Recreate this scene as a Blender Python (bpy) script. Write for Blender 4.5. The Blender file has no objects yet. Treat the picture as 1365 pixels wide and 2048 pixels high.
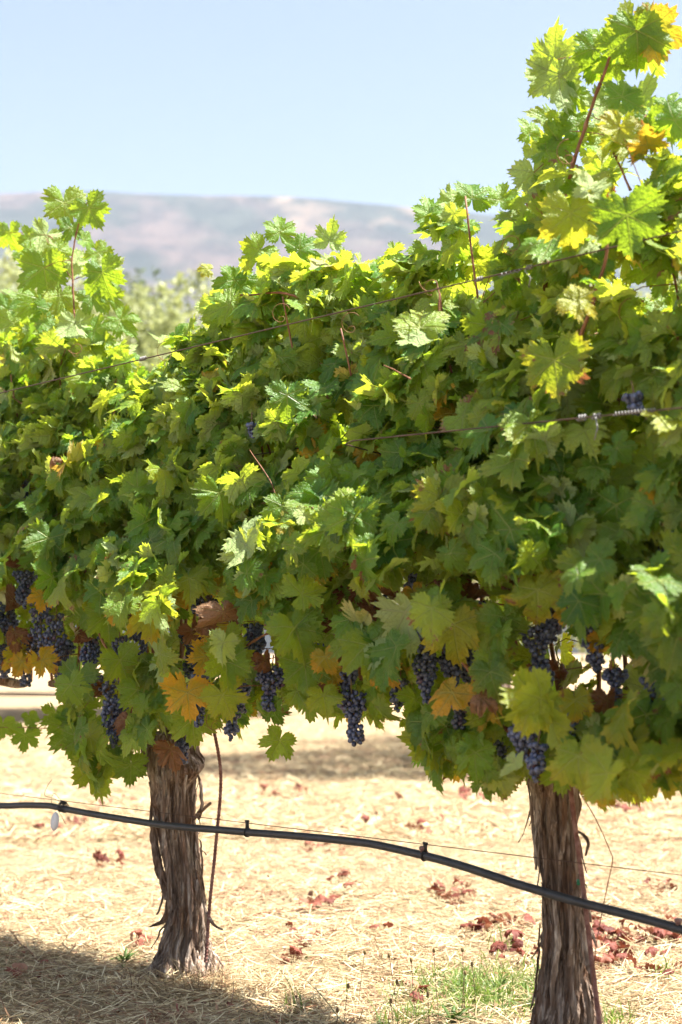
import bpy, math, random
import numpy as np
from mathutils import Vector, Matrix, noise as mn
R = math.radians
rng = np.random.default_rng(7)
random.seed(7)
S = bpy.context.scene
COL = S.collection

# ------------------------------------------------------------------ camera
F = 3200.0                     # focal length in photo pixels (photo 1365 x 2048)
CAMZ = 1.05
PITCH = math.atan(280 / F)
cam_d = bpy.data.cameras.new("camera")
cam = bpy.data.objects.new("camera", cam_d)
COL.objects.link(cam)
cam.location = (0, 0, CAMZ)
cam.rotation_euler = (math.pi / 2 + PITCH, 0, 0)
cam_d.sensor_fit = 'HORIZONTAL'
cam_d.sensor_width = 24.0
cam_d.lens = F / 1365.0 * 24.0
cam_d.clip_start = 0.05
cam_d.clip_end = 9000
cam_d.dof.use_dof = True
cam_d.dof.focus_distance = 4.7
cam_d.dof.aperture_fstop = 3.0
S.camera = cam

# ------------------------------------------------------------------ sky and sun
SUN_E = R(65)
SUN_H = Vector((0.98, -0.12)).normalized()
W = bpy.data.worlds.new("World")
S.world = W
W.use_nodes = True
wt = W.node_tree
for n in list(wt.nodes):
    wt.nodes.remove(n)
sky = wt.nodes.new('ShaderNodeTexSky')
sky.sky_type = 'NISHITA'
sky.sun_disc = False
sky.sun_elevation = SUN_E
sky.sun_rotation = math.atan2(SUN_H.x, SUN_H.y)
sky.altitude = 100
sky.air_density = 1.0
sky.dust_density = 4.0
sky.ozone_density = 1.0
bg = wt.nodes.new('ShaderNodeBackground')
bg.inputs['Strength'].default_value = 0.0515
wo = wt.nodes.new('ShaderNodeOutputWorld')
wt.links.new(sky.outputs[0], bg.inputs[0])
wt.links.new(bg.outputs[0], wo.inputs[0])
sd = bpy.data.lights.new("sun", 'SUN')
sd.energy = 5.0
sd.angle = R(0.5)
sd.color = (1.0, 0.955, 0.89)
sun = bpy.data.objects.new("sun", sd)
COL.objects.link(sun)
sdir = Vector((SUN_H.x * math.cos(SUN_E), SUN_H.y * math.cos(SUN_E), math.sin(SUN_E)))
sun.rotation_euler = (-sdir).to_track_quat('-Z', 'Y').to_euler()
sun.location = sdir * 30
S.view_settings.view_transform = 'Standard'
S.view_settings.look = 'None'
S.view_settings.exposure = 2.15
S.view_settings.gamma = 1.0
S.render.engine = 'CYCLES'
S.cycles.max_bounces = 8
S.cycles.diffuse_bounces = 4
S.cycles.transmission_bounces = 5
S.cycles.transparent_max_bounces = 8
S.cycles.volume_bounces = 0

# ------------------------------------------------------------------ geometry of the row
P0 = Vector((0.569, 4.15, 0))            # foot of the right trunk
PL = Vector((-0.549, 5.366, 0))          # foot of the left trunk
SP = (PL - P0).length                    # vine spacing
RD = (PL - P0).normalized()              # along the row, right to left
RN = Vector((-RD.y, RD.x, 0))
if RN.y > 0:
    RN = -RN                             # towards the camera
def row(u, w, h):
    return P0 + RD * u + RN * w + Vector((0, 0, h))
cp, sp_ = math.cos(PITCH), math.sin(PITCH)
def ray(px, py):
    x = (px - 682.5) / F
    y = (1024 - py) / F
    return Vector((x, cp - y * sp_, sp_ + y * cp))
def at(px, py, w=0.0):
    """point of the row plane (moved w towards the camera) that the photograph shows at px, py"""
    d = ray(px, py)
    o = Vector((0, 0, CAMZ))
    t = ((P0 + RN * w) - o).dot(RN) / d.dot(RN)
    return o + d * t
def ground_at(px, py, z=0.0):
    d = ray(px, py)
    t = (z - CAMZ) / d.z
    return Vector((0, 0, CAMZ)) + d * t
def proj(P):
    """n x 3 world points to photo pixels"""
    x = P[:, 0]; y = P[:, 1]; z = P[:, 2] - CAMZ
    zc = y * cp + z * sp_
    yc = -y * sp_ + z * cp
    zc = np.maximum(zc, 0.01)
    return 682.5 + F * x / zc, 1024 - F * yc / zc
def gh(x, y):
    """height of the ground"""
    f = 1.0 / (1 + (max(abs(x), abs(y)) / 30.0) ** 2)
    return (0.03 * mn.noise(Vector((x * 0.9, y * 0.9, 3.1))) + 0.010 * mn.noise(Vector((x * 5, y * 5, 1.7)))) * f

# ------------------------------------------------------------------ mesh helpers
def setp(o, label=None, cat=None, group=None, kind=None):
    if label: o['label'] = label
    if cat: o['category'] = cat
    if group: o['group'] = group
    if kind: o['kind'] = kind
    return o
def empty(name, loc, **k):
    o = bpy.data.objects.new(name, None)
    COL.objects.link(o)
    o.location = loc
    o.empty_display_size = 0.1
    return setp(o, **k)
def mesh_np(name, V, Fc, mats, uv=None, attrs=None, mi=None, smooth=True):
    """V n x 3, Fc m x k faces of one size (or list of arrays)"""
    me = bpy.data.meshes.new(name)
    V = np.asarray(V, dtype=np.float32)
    groups = Fc if isinstance(Fc, list) else [Fc]
    groups = [np.asarray(g, dtype=np.int32) for g in groups if len(g)]
    loops = np.concatenate([g.ravel() for g in groups])
    sizes = np.concatenate([np.full(len(g), g.shape[1], dtype=np.int32) for g in groups])
    starts = np.concatenate([[0], np.cumsum(sizes)[:-1]]).astype(np.int32)
    me.vertices.add(len(V)); me.vertices.foreach_set('co', V.ravel())
    me.loops.add(len(loops)); me.loops.foreach_set('vertex_index', loops)
    me.polygons.add(len(sizes)); me.polygons.foreach_set('loop_start', starts)
    me.polygons.foreach_set('loop_total', sizes)
    me.polygons.foreach_set('use_smooth', np.full(len(sizes), smooth))
    if mi is not None:
        me.polygons.foreach_set('material_index', np.asarray(mi, dtype=np.int32))
    if uv is not None:
        l = me.uv_layers.new(name='UVMap')
        l.data.foreach_set('uv', np.asarray(uv, dtype=np.float32)[loops].ravel())
    if attrs:
        for an, av in attrs.items():
            a = me.attributes.new(an, 'FLOAT_COLOR', 'POINT')
            a.data.foreach_set('color', np.asarray(av, dtype=np.float32).ravel())
    for m in (mats if isinstance(mats, (list, tuple)) else [mats]):
        me.materials.append(m)
    me.update(calc_edges=True)
    me.validate()
    return me
def link(name, me, parent=None, loc=(0, 0, 0), **k):
    o = bpy.data.objects.new(name, me)
    COL.objects.link(o)
    if parent is not None:
        o.parent = parent
    o.location = loc
    return setp(o, **k)
class MB:
    """collects verts and quads"""
    def __init__(s):
        s.v = []; s.q = []; s.t = []
    def tube(s, pts, rad, n=8, caps=True, fn=None):
        pts = [Vector(p) for p in pts]
        m = len(pts)
        if not hasattr(rad, '__len__'): rad = [rad] * m
        tan = []
        for i in range(m):
            a = pts[max(i - 1, 0)]; b = pts[min(i + 1, m - 1)]
            d = b - a
            tan.append(d.normalized() if d.length > 1e-9 else Vector((0, 0, 1)))
        up = Vector((0, 0, 1)) if abs(tan[0].z) < 0.9 else Vector((1, 0, 0))
        e = tan[0].cross(up).normalized()
        base = len(s.v)
        for i in range(m):
            t = tan[i]
            e = (e - t * e.dot(t)).normalized()
            f = t.cross(e)
            for j in range(n):
                a = 2 * math.pi * j / n
                r = rad[i] if fn is None else rad[i] * fn(i, a)
                s.v.append(pts[i] + (e * math.cos(a) + f * math.sin(a)) * r)
        for i in range(m - 1):
            for j in range(n):
                a = base + i * n + j; b = base + i * n + (j + 1) % n
                s.q.append((a, b, b + n, a + n))
        if caps:
            for i, fl in ((0, True), (m - 1, False)):
                c = len(s.v); s.v.append(pts[i])
                for j in range(n):
                    a = base + i * n + j; b = base + i * n + (j + 1) % n
                    s.t.append((c, b, a) if fl else (c, a, b))
        return s
    def ribbon(s, pts, sides, wid, th):
        """flat strip with thickness; sides = list of width directions"""
        base = len(s.v); m = len(pts)
        for i in range(m):
            p = Vector(pts[i])
            a = Vector(pts[max(i - 1, 0)]); b = Vector(pts[min(i + 1, m - 1)])
            t = (b - a).normalized(); sd_ = Vector(sides[i]); sd_ = (sd_ - t * sd_.dot(t)).normalized()
            nn = t.cross(sd_)
            w_ = wid[i] if hasattr(wid, '__len__') else wid
            for (x, y) in ((-1, -1), (1, -1), (1, 1), (-1, 1)):
                s.v.append(p + sd_ * (x * w_ / 2) + nn * (y * th / 2))
        for i in range(m - 1):
            for j in range(4):
                a = base + i * 4 + j; b = base + i * 4 + (j + 1) % 4
                s.q.append((a, b, b + 4, a + 4))
        s.q.append((base + 3, base + 2, base + 1, base))
        e = base + (m - 1) * 4
        s.q.append((e, e + 1, e + 2, e + 3))
        return s
    def sphere(s, c, r, nu=10, nv=7, sq=(1, 1, 1)):
        c = Vector(c); base = len(s.v)
        for i in range(1, nv):
            ph = math.pi * i / nv
            for j in range(nu):
                a = 2 * math.pi * j / nu
                s.v.append(c + Vector((math.sin(ph) * math.cos(a) * r * sq[0], math.sin(ph) * math.sin(a) * r * sq[1], math.cos(ph) * r * sq[2])))
        top = len(s.v); s.v.append(c + Vector((0, 0, r * sq[2]))); s.v.append(c - Vector((0, 0, r * sq[2])))
        for i in range(nv - 2):
            for j in range(nu):
                a = base + i * nu + j; b = base + i * nu + (j + 1) % nu
                s.q.append((a, a + nu, b + nu, b))
        for j in range(nu):
            s.t.append((top, base + j, base + (j + 1) % nu))
            e = base + (nv - 2) * nu
            s.t.append((top + 1, e + (j + 1) % nu, e + j))
        return s
    def build(s, name, mat, parent=None, origin=None, smooth=True, **k):
        V = np.array([tuple(v) for v in s.v], dtype=np.float32)
        if origin is None:
            origin = parent_world(parent) if parent is not None else Vector((0, 0, 0))
        origin = Vector(origin)
        V = V - np.array(origin, dtype=np.float32)
        fs = []
        if s.q: fs.append(np.array(s.q, dtype=np.int32))
        if s.t: fs.append(np.array(s.t, dtype=np.int32))
        me = mesh_np(name, V, fs, mat, smooth=smooth)
        loc = origin - (parent_world(parent) if parent is not None else Vector((0, 0, 0)))
        return link(name, me, parent, loc, **k)
def parent_world(o):
    p = Vector((0, 0, 0))
    while o is not None:
        p = p + o.location
        o = o.parent
    return p
def smooth_path(pts, k=6):
    pts = [Vector(p) for p in pts]
    out = []
    n = len(pts)
    for i in range(n - 1):
        p0 = pts[max(i - 1, 0)]; p1 = pts[i]; p2 = pts[i + 1]; p3 = pts[min(i + 2, n - 1)]
        for j in range(k):
            t = j / k
            out.append(0.5 * ((2 * p1) + (p2 - p0) * t + (2 * p0 - 5 * p1 + 4 * p2 - p3) * t * t + (3 * p1 - p0 - 3 * p2 + p3) * t ** 3))
    out.append(pts[-1])
    return out

# ------------------------------------------------------------------ node helpers
class NT:
    def __init__(s, name):
        s.m = bpy.data.materials.new(name); s.m.use_nodes = True
        s.t = s.m.node_tree
        for n in list(s.t.nodes): s.t.nodes.remove(n)
        s.out = s.t.nodes.new('ShaderNodeOutputMaterial')
    def n(s, typ, **k):
        nd = s.t.nodes.new(typ)
        for a, b in k.items(): setattr(nd, a, b)
        return nd
    def put(s, sock, v):
        if isinstance(v, bpy.types.NodeSocket): s.t.links.new(v, sock)
        elif v is not None:
            if hasattr(sock.default_value, '__len__') and len(sock.default_value) == 4 and len(v) == 3: v = (*v, 1)
            sock.default_value = v
    def math(s, op, a, b=None, c=None, clamp=False):
        nd = s.n('ShaderNodeMath', operation=op, use_clamp=clamp)
        s.put(nd.inputs[0], a)
        if b is not None: s.put(nd.inputs[1], b)
        if c is not None: s.put(nd.inputs[2], c)
        return nd.outputs[0]
    def mix(s, f, a, b, typ='MIX'):
        nd = s.n('ShaderNodeMix', data_type='RGBA', blend_type=typ)
        s.put(nd.inputs[0], f); s.put(nd.inputs[6], a); s.put(nd.inputs[7], b)
        return nd.outputs[2]
    def noise(s, vec, scale, detail=3, rough=0.55, dist=0.0):
        nd = s.n('ShaderNodeTexNoise')
        if vec is not None: s.t.links.new(vec, nd.inputs['Vector'])
        nd.inputs['Scale'].default_value = scale; nd.inputs['Detail'].default_value = detail
        nd.inputs['Roughness'].default_value = rough; nd.inputs['Distortion'].default_value = dist
        return nd.outputs['Fac']
    def ramp(s, f, stops, interp='LINEAR'):
        nd = s.n('ShaderNodeValToRGB'); s.put(nd.inputs[0], f)
        cr = nd.color_ramp; cr.interpolation = interp
        while len(cr.elements) < len(stops): cr.elements.new(0.5)
        for e, (p, c) in zip(cr.elements, stops):
            e.position = p; e.color = (*c, 1) if len(c) == 3 else c
        return nd.outputs[0]
    def smooth(s, v, lo, hi, a=0.0, b=1.0):
        nd = s.n('ShaderNodeMapRange', interpolation_type='SMOOTHSTEP')
        s.put(nd.inputs[0], v); s.put(nd.inputs[1], lo); s.put(nd.inputs[2], hi); s.put(nd.inputs[3], a); s.put(nd.inputs[4], b)
        return nd.outputs[0]
    def bump(s, h, strength=0.5, dist=0.01):
        nd = s.n('ShaderNodeBump'); s.put(nd.inputs['Height'], h)
        nd.inputs['Strength'].default_value = strength; nd.inputs['Distance'].default_value = dist
        return nd.outputs[0]
    def coord(s, which='Object', scale=None):
        tc = s.n('ShaderNodeTexCoord')
        o = tc.outputs[which]
        if scale is not None:
            mp = s.n('ShaderNodeMapping'); s.t.links.new(o, mp.inputs[0]); mp.inputs['Scale'].default_value = scale
            o = mp.outputs[0]
        return o
    def pos(s, scale=(1, 1, 1)):
        g = s.n('ShaderNodeNewGeometry'); mp = s.n('ShaderNodeMapping'); s.t.links.new(g.outputs['Position'], mp.inputs[0])
        mp.inputs['Scale'].default_value = scale
        return mp.outputs[0]
    def bsdf(s, col, rough=0.8, normal=None, spec=0.3, metal=0.0, **k):
        b = s.n('ShaderNodeBsdfPrincipled')
        s.put(b.inputs['Base Color'], col); s.put(b.inputs['Roughness'], rough); s.put(b.inputs['Specular IOR Level'], spec)
        s.put(b.inputs['Metallic'], metal)
        if normal is not None: s.put(b.inputs['Normal'], normal)
        for a, v in k.items(): s.put(b.inputs[a], v)
        return b.outputs[0]
    def done(s, sh):
        s.t.links.new(sh, s.out.inputs[0]); return s.m

# ------------------------------------------------------------------ materials
def leaf_material():
    m = NT('vine_leaf')
    uvn = m.n('ShaderNodeUVMap'); uvn.uv_map = 'UVMap'
    sep = m.n('ShaderNodeSeparateXYZ'); m.t.links.new(uvn.outputs[0], sep.inputs[0])
    at_ = m.n('ShaderNodeAttribute'); at_.attribute_name = 'tint'
    sc = m.n('ShaderNodeSeparateColor'); m.t.links.new(at_.outputs['Color'], sc.inputs[0])
    rnd, yel, dry = sc.outputs[0], sc.outputs[1], sc.outputs[2]
    ax = m.math('ABSOLUTE', sep.outputs[0]); y = sep.outputs[1]
    r = m.math('SQRT', m.math('ADD', m.math('MULTIPLY', ax, ax), m.math('MULTIPLY', y, y)))
    th = m.math('ARCTAN2', ax, y)
    # nearest of the five main veins (0, 55, 112 degrees from the midrib)
    da = m.math('ABSOLUTE', th)
    db = m.math('ABSOLUTE', m.math('SUBTRACT', th, 0.96))
    dc = m.math('ABSOLUTE', m.math('SUBTRACT', th, 1.95))
    d = m.math('MINIMUM', m.math('MINIMUM', da, db), dc)
    b = m.math('MULTIPLY', r, m.math('SINE', d))
    a = m.math('MULTIPLY', r, m.math('COSINE', d))
    wv = m.math('SUBTRACT', 0.036, m.math('MULTIPLY', r, 0.020))
    main = m.smooth(b, wv, m.math('MULTIPLY', wv, 0.35))
    ch = m.math('FRACT', m.math('ADD', m.math('MULTIPLY', m.math('SUBTRACT', a, m.math('MULTIPLY', b, 0.85)), 6.5), 0.35))
    chd = m.math('ABSOLUTE', m.math('SUBTRACT', ch, 0.5))
    sec = m.smooth(chd, 0.06, 0.015)
    vein = m.math('MAXIMUM', main, m.math('MULTIPLY', sec, 0.55))
    n1 = m.noise(m.pos(), 22, 3)
    n2 = m.noise(m.pos(), 140, 2)
    # vary noise per leaf through the uv
    base = m.ramp(rnd, [(0.0, (0.020, 0.078, 0.012)), (0.35, (0.046, 0.158, 0.016)), (0.7, (0.110, 0.260, 0.020)), (1.0, (0.26, 0.350, 0.040))])
    base = m.mix(m.math('MULTIPLY', n1, 0.4), base, (0.035, 0.105, 0.018))
    edge = m.smooth(m.math('ADD', r, m.math('MULTIPLY', n1, 0.6)), 0.75, 1.25)
    yf = m.math('ADD', m.math('MULTIPLY', yel, 1.3), m.math('MULTIPLY', m.math('SUBTRACT', m.math('ADD', edge, m.math('MULTIPLY', n1, 0.6)), 0.8), m.math('MULTIPLY', yel, 1.1)), clamp=True)
    base = m.mix(yf, base, m.ramp(yel, [(0.0, (0.22, 0.26, 0.022)), (0.5, (0.36, 0.33, 0.022)), (1.0, (0.62, 0.30, 0.025))]))
    # brown dry patches
    nb = m.noise(m.pos(), 34, 4, 0.65)
    spots = m.smooth(m.math('ADD', nb, m.math('MULTIPLY', m.math('SUBTRACT', edge, 0.5), 0.12)), m.math('SUBTRACT', 0.80, m.math('MULTIPLY', dry, 0.62)), m.math('SUBTRACT', 0.88, m.math('MULTIPLY', dry, 0.62)))
    brown = m.mix(rnd, (0.19, 0.070, 0.020), (0.42, 0.25, 0.13))
    brown = m.mix(m.math('MULTIPLY', n2, 0.6), brown, (0.10, 0.040, 0.02))
    base = m.mix(spots, base, brown)
    # pale specks
    nsp = m.smooth(m.noise(m.pos(), 330, 1), 0.72, 0.78)
    base = m.mix(m.math('MULTIPLY', nsp, 0.22), base, (0.30, 0.33, 0.12))
    vcol = m.mix(0.65, base, (0.42, 0.46, 0.13))
    veinf = m.math('MULTIPLY', vein, m.math('SUBTRACT', 0.85, m.math('MULTIPLY', spots, 0.5)))
    top = m.mix(veinf, base, vcol)
    geo = m.n('ShaderNodeNewGeometry')
    pale = m.mix(0.60, base, (0.48, 0.58, 0.28))
    pale = m.mix(m.math('MULTIPLY', vein, 0.6), pale, (0.42, 0.46, 0.24))
    col = m.mix(geo.outputs['Backfacing'], top, pale)
    hgt = m.math('ADD', m.math('MULTIPLY', vein, -0.7), m.math('MULTIPLY', m.noise(m.pos(), 95, 3), 1.1))
    nb_ = m.bump(hgt, 0.9, 0.007)
    rg = m.math('ADD', m.math('MULTIPLY', n1, 0.25), 0.30)
    rg = m.math('ADD', rg, m.math('MULTIPLY', geo.outputs['Backfacing'], 0.3), clamp=True)
    p = m.bsdf(col, rg, nb_, 0.46)
    tr = m.n('ShaderNodeBsdfTranslucent')
    tcol = m.mix(yf, m.mix(rnd, (0.22, 0.47, 0.014), (0.66, 0.74, 0.04)), (0.70, 0.46, 0.03))
    tcol = m.mix(m.math('MULTIPLY', vein, 0.35), tcol, (0.16, 0.22, 0.02))
    tcol = m.mix(spots, tcol, (0.30, 0.10, 0.03))
    m.put(tr.inputs[0], tcol)
    m.put(tr.inputs[1], nb_)
    mx = m.n('ShaderNodeMixShader'); mx.inputs[0].default_value = 0.46
    m.t.links.new(p, mx.inputs[1]); m.t.links.new(tr.outputs[0], mx.inputs[2])
    return m.done(mx.outputs[0])
M = {}
M['leaf'] = leaf_material()
def cane_mat(name, c1, c2, c3):
    m = NT(name)
    v = m.pos((1, 1, 0.35))
    n1 = m.noise(v, 60, 4, 0.6); n2 = m.noise(v, 400, 2)
    c = m.ramp(n1, [(0.3, c1), (0.5, c2), (0.7, c3)])
    c = m.mix(m.math('MULTIPLY', n2, 0.4), c, tuple(x * 0.4 for x in c1))
    return m.done(m.bsdf(c, 0.6, m.bump(m.math('ADD', n1, n2), 0.4, 0.003), 0.35))
M['cane'] = cane_mat('cane', (0.13, 0.045, 0.022), (0.24, 0.10, 0.045), (0.36, 0.18, 0.09))
M['petiole'] = cane_mat('petiole', (0.17, 0.045, 0.03), (0.30, 0.12, 0.05), (0.26, 0.22, 0.06))
M['stalk'] = cane_mat('stalk', (0.12, 0.09, 0.03), (0.20, 0.14, 0.05), (0.22, 0.10, 0.05))
def bark_mat():
    m = NT('bark')
    v = m.pos((1, 1, 0.09))
    n0 = m.noise(v, 42, 5, 0.65, 0.6)
    n1 = m.noise(v, 150, 4, 0.6)
    n2 = m.noise(m.pos(), 9, 3)
    c = m.ramp(n0, [(0.30, (0.05, 0.034, 0.025)), (0.42, (0.19, 0.125, 0.085)), (0.54, (0.37, 0.28, 0.215)), (0.66, (0.58, 0.50, 0.42))])
    red = m.smooth(n2, 0.48, 0.68)
    c = m.mix(m.math('MULTIPLY', red, 0.6), c, m.mix(n1, (0.11, 0.045, 0.022), (0.34, 0.17, 0.09)))
    c = m.mix(m.smooth(n1, 0.62, 0.42, 0.0, 0.5), c, (0.05, 0.032, 0.024))
    h = m.math('ADD', m.math('MULTIPLY', n0, 1.2), m.math('MULTIPLY', n1, 0.8))
    return m.done(m.bsdf(c, 0.88, m.bump(h, 0.9, 0.012), 0.15))
M['bark'] = bark_mat()
def simple(name, c, rough=0.7, metal=0.0, spec=0.3, nscale=60, var=0.35, bump=0.15):
    m = NT(name)
    n = m.noise(m.pos(), nscale, 4)
    dk = tuple(x * (1 - var) for x in c)
    lt = tuple(min(1, x * (1 + var)) for x in c)
    return m.done(m.bsdf(m.mix(n, dk, lt), m.math('ADD', m.math('MULTIPLY', n, 0.2), rough - 0.1), m.bump(n, bump, 0.003), spec, metal))
M['hose'] = simple('black_poly_hose', (0.034, 0.034, 0.038), 0.52, 0, 0.5, 35, 0.75, 0.25)
M['black_plastic'] = simple('black_plastic', (0.018, 0.017, 0.016), 0.5, 0, 0.4)
M['emitter'] = simple('emitter_plastic', (0.20, 0.11, 0.10), 0.5)
M['wire'] = simple('weathered_wire', (0.10, 0.06, 0.045), 0.55, 0.6, 0.4, 200, 0.5)
M['steel'] = simple('galvanised_steel', (0.20, 0.195, 0.19), 0.6, 0.4, 0.3, 200, 0.5)
M['tag'] = simple('white_tag', (0.72, 0.72, 0.74), 0.5, 0, 0.3, 30, 0.08)
M['tape'] = simple('green_tape', (0.02, 0.16, 0.07), 0.5)
def rust():
    m = NT('rust')
    n = m.noise(m.pos(), 45, 5, 0.65); n2 = m.noise(m.pos(), 300, 3)
    c = m.ramp(n, [(0.3, (0.10, 0.042, 0.034)), (0.5, (0.20, 0.095, 0.075)), (0.7, (0.31, 0.19, 0.16))])
    return m.done(m.bsdf(c, 0.85, m.bump(n2, 0.5, 0.002), 0.2))
M['rust'] = rust()
def berry_mat():
    m = NT('grape_skin')
    oi = m.n('ShaderNodeAttribute'); oi.attribute_name = 'tint'
    sc = m.n('ShaderNodeSeparateColor'); m.t.links.new(oi.outputs['Color'], sc.inputs[0])
    n = m.noise(m.pos(), 130, 3, 0.6); n2 = m.noise(m.pos(), 500, 2)
    bloom = m.math('ADD', m.math('MULTIPLY', sc.outputs[0], 0.55), m.smooth(n, 0.38, 0.66, 0.0, 0.55), clamp=True)
    c = m.mix(bloom, (0.012, 0.011, 0.026), (0.12, 0.15, 0.27))
    c = m.mix(m.smooth(sc.outputs[1], 0.90, 1.0, 0, 0.7), c, (0.07, 0.012, 0.03))
    rg = m.math('ADD', m.math('MULTIPLY', bloom, 0.35), 0.22)
    return m.done(m.bsdf(c, rg, m.bump(n2, 0.1, 0.001), 0.5))
M['berry'] = berry_mat()
def straw_mat():
    m = NT('dry_straw')
    at_ = m.n('ShaderNodeAttribute'); at_.attribute_name = 'tint'
    sc = m.n('ShaderNodeSeparateColor'); m.t.links.new(at_.outputs['Color'], sc.inputs[0])
    c = m.ramp(sc.outputs[0], [(0.0, (0.12, 0.062, 0.035)), (0.25, (0.26, 0.175, 0.088)), (0.55, (0.45, 0.355, 0.19)), (1.0, (0.70, 0.61, 0.40))])
    c = m.mix(m.smooth(sc.outputs[1], 0.88, 0.98, 0, 0.8), c, (0.27, 0.10, 0.05))
    p = m.bsdf(c, 0.6, None, 0.3)
    tr = m.n('ShaderNodeBsdfTranslucent'); m.put(tr.inputs[0], c)
    mx = m.n('ShaderNodeMixShader'); mx.inputs[0].default_value = 0.15
    m.t.links.new(p, mx.inputs[1]); m.t.links.new(tr.outputs[0], mx.inputs[2])
    return m.done(mx.outputs[0])
M['straw'] = straw_mat()
def grass_mat():
    m = NT('green_grass')
    at_ = m.n('ShaderNodeAttribute'); at_.attribute_name = 'tint'
    sc = m.n('ShaderNodeSeparateColor'); m.t.links.new(at_.outputs['Color'], sc.inputs[0])
    c = m.ramp(sc.outputs[0], [(0.0, (0.05, 0.10, 0.02)), (0.6, (0.11, 0.19, 0.035)), (1.0, (0.26, 0.30, 0.08))])
    p = m.bsdf(c, 0.5, None, 0.4)
    tr = m.n('ShaderNodeBsdfTranslucent'); m.put(tr.inputs[0], m.mix(0.5, c, (0.3, 0.45, 0.03)))
    mx = m.n('ShaderNodeMixShader'); mx.inputs[0].default_value = 0.35
    m.t.links.new(p, mx.inputs[1]); m.t.links.new(tr.outputs[0], mx.inputs[2])
    return m.done(mx.outputs[0])
M['grass'] = grass_mat()
def ground_mat():
    m = NT('dry_ground')
    n0 = m.noise(m.pos(), 0.35, 4); n1 = m.noise(m.pos(), 2.6, 5, 0.6); n2 = m.noise(m.pos(), 45, 4, 0.7); n3 = m.noise(m.pos((1, 4, 1)), 110, 3)
    c = m.ramp(n2, [(0.25, (0.15, 0.085, 0.047)), (0.5, (0.29, 0.215, 0.12)), (0.75, (0.48, 0.385, 0.235))])
    c = m.mix(m.math('MULTIPLY', n3, 0.5), c, (0.54, 0.42, 0.27))
    c = m.mix(m.smooth(n1, 0.50, 0.66, 0, 0.75), c, (0.34, 0.17, 0.11))
    c = m.mix(m.smooth(n0, 0.52, 0.7, 0, 0.3), c, (0.28, 0.26, 0.12))
    return m.done(m.bsdf(c, 0.95, m.bump(m.math('ADD', n2, n3), 0.8, 0.02), 0.1))
M['ground'] = ground_mat()

# ------------------------------------------------------------------ ground sheet
def ground():
    n = 240
    t = np.linspace(-1, 1, n)
    gx = np.sign(t) * (4.0 * np.abs(t) + 3500 * np.abs(t) ** 9)
    gy = 5.5 + np.sign(t) * (4.5 * np.abs(t) + 2100 * np.abs(t) ** 9)
    V = np.zeros((n, n, 3), dtype=np.float32)
    for i in range(n):
        for j in range(n):
            V[i, j] = (gx[j], gy[i], gh(float(gx[j]), float(gy[i])))
    idx = np.arange(n * n).reshape(n, n)
    q = np.stack([idx[:-1, :-1], idx[:-1, 1:], idx[1:, 1:], idx[1:, :-1]], -1).reshape(-1, 4)
    link('ground', mesh_np('ground', V.reshape(-1, 3), q, M['ground']), kind='structure')
ground()

# ------------------------------------------------------------------ far hill
def hill():
    m = NT('hill_woodland')
    p = m.pos((1, .4, 1))
    n0 = m.noise(p, 0.0042, 5, 0.6, 0.5); n1 = m.noise(p, 0.03, 4, 0.65); n2 = m.noise(m.pos(), 0.0016, 2)
    wood = m.mix(m.smooth(n1, .35, .65), (0.007, 0.012, 0.011), (0.026, 0.032, 0.026))
    dryc = m.mix(m.smooth(n1, .35, .65), (0.026, 0.021, 0.022), (0.078, 0.054, 0.047))
    c = m.mix(m.smooth(n0, 0.46, 0.54), wood, dryc)
    c = m.mix(m.smooth(m.noise(p, 0.007, 4), 0.60, 0.72), c, (0.15, 0.105, 0.075))
    mat = m.done(m.bsdf(c, 0.95, m.bump(n1, 0.6, 12.0), 0.05))
    prof = [(-900, 420), (-300, 396), (0, 383), (100, 378), (200, 377), (300, 381), (400, 385), (540, 387), (650, 393), (750, 403), (850, 413), (1000, 426), (1200, 452), (1500, 500), (2300, 560)]
    px = [a for a, b in prof]; py = [b for a, b in prof]
    YD = 1700.0
    nx, ny = 420, 90
    V = np.zeros((ny, nx, 3), dtype=np.float32)
    xs = np.linspace(-1500, 1800, nx)
    for i in range(nx):
        X = xs[i]
        pxx = 682.5 + F * X / (YD * 1.03)
        rr_ = ray(pxx, float(np.interp(pxx, px, py))); el = rr_.z / rr_.y
        Ht = el * YD * 1.0 + 1.05
        for j in range(ny):
            f = j / (ny - 1)
            y = 620 + (YD - 620) * f * 1.35
            g = min(1, f * 1.35)
            s = (y / YD) * (0.12 + 0.88 * g ** 0.75) if f * 1.35 <= 1 else 1 - 0.9 * (f * 1.35 - 1)
            rid = mn.fractal(Vector((X * 0.004, y * 0.0022, 5)), 0.9, 2.1, 5)
            rid2 = mn.fractal(Vector((X * 0.018, y * 0.012, 2)), 0.9, 2.1, 4)
            damp = max(0.0, math.sin(min(1, g * 1.12) * math.pi)) ** 0.8 if g < 0.89 else 0.0
            V[j, i] = (X, y, Ht * s + rid * 24 * damp + rid2 * (7 * damp + 1.0) - 2)
    idx = np.arange(nx * ny).reshape(ny, nx)
    q = np.stack([idx[:-1, :-1], idx[:-1, 1:], idx[1:, 1:], idx[1:, :-1]], -1).reshape(-1, 4)
    link('hill', mesh_np('hill', V.reshape(-1, 3), q, mat), kind='structure')
hill()

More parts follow.
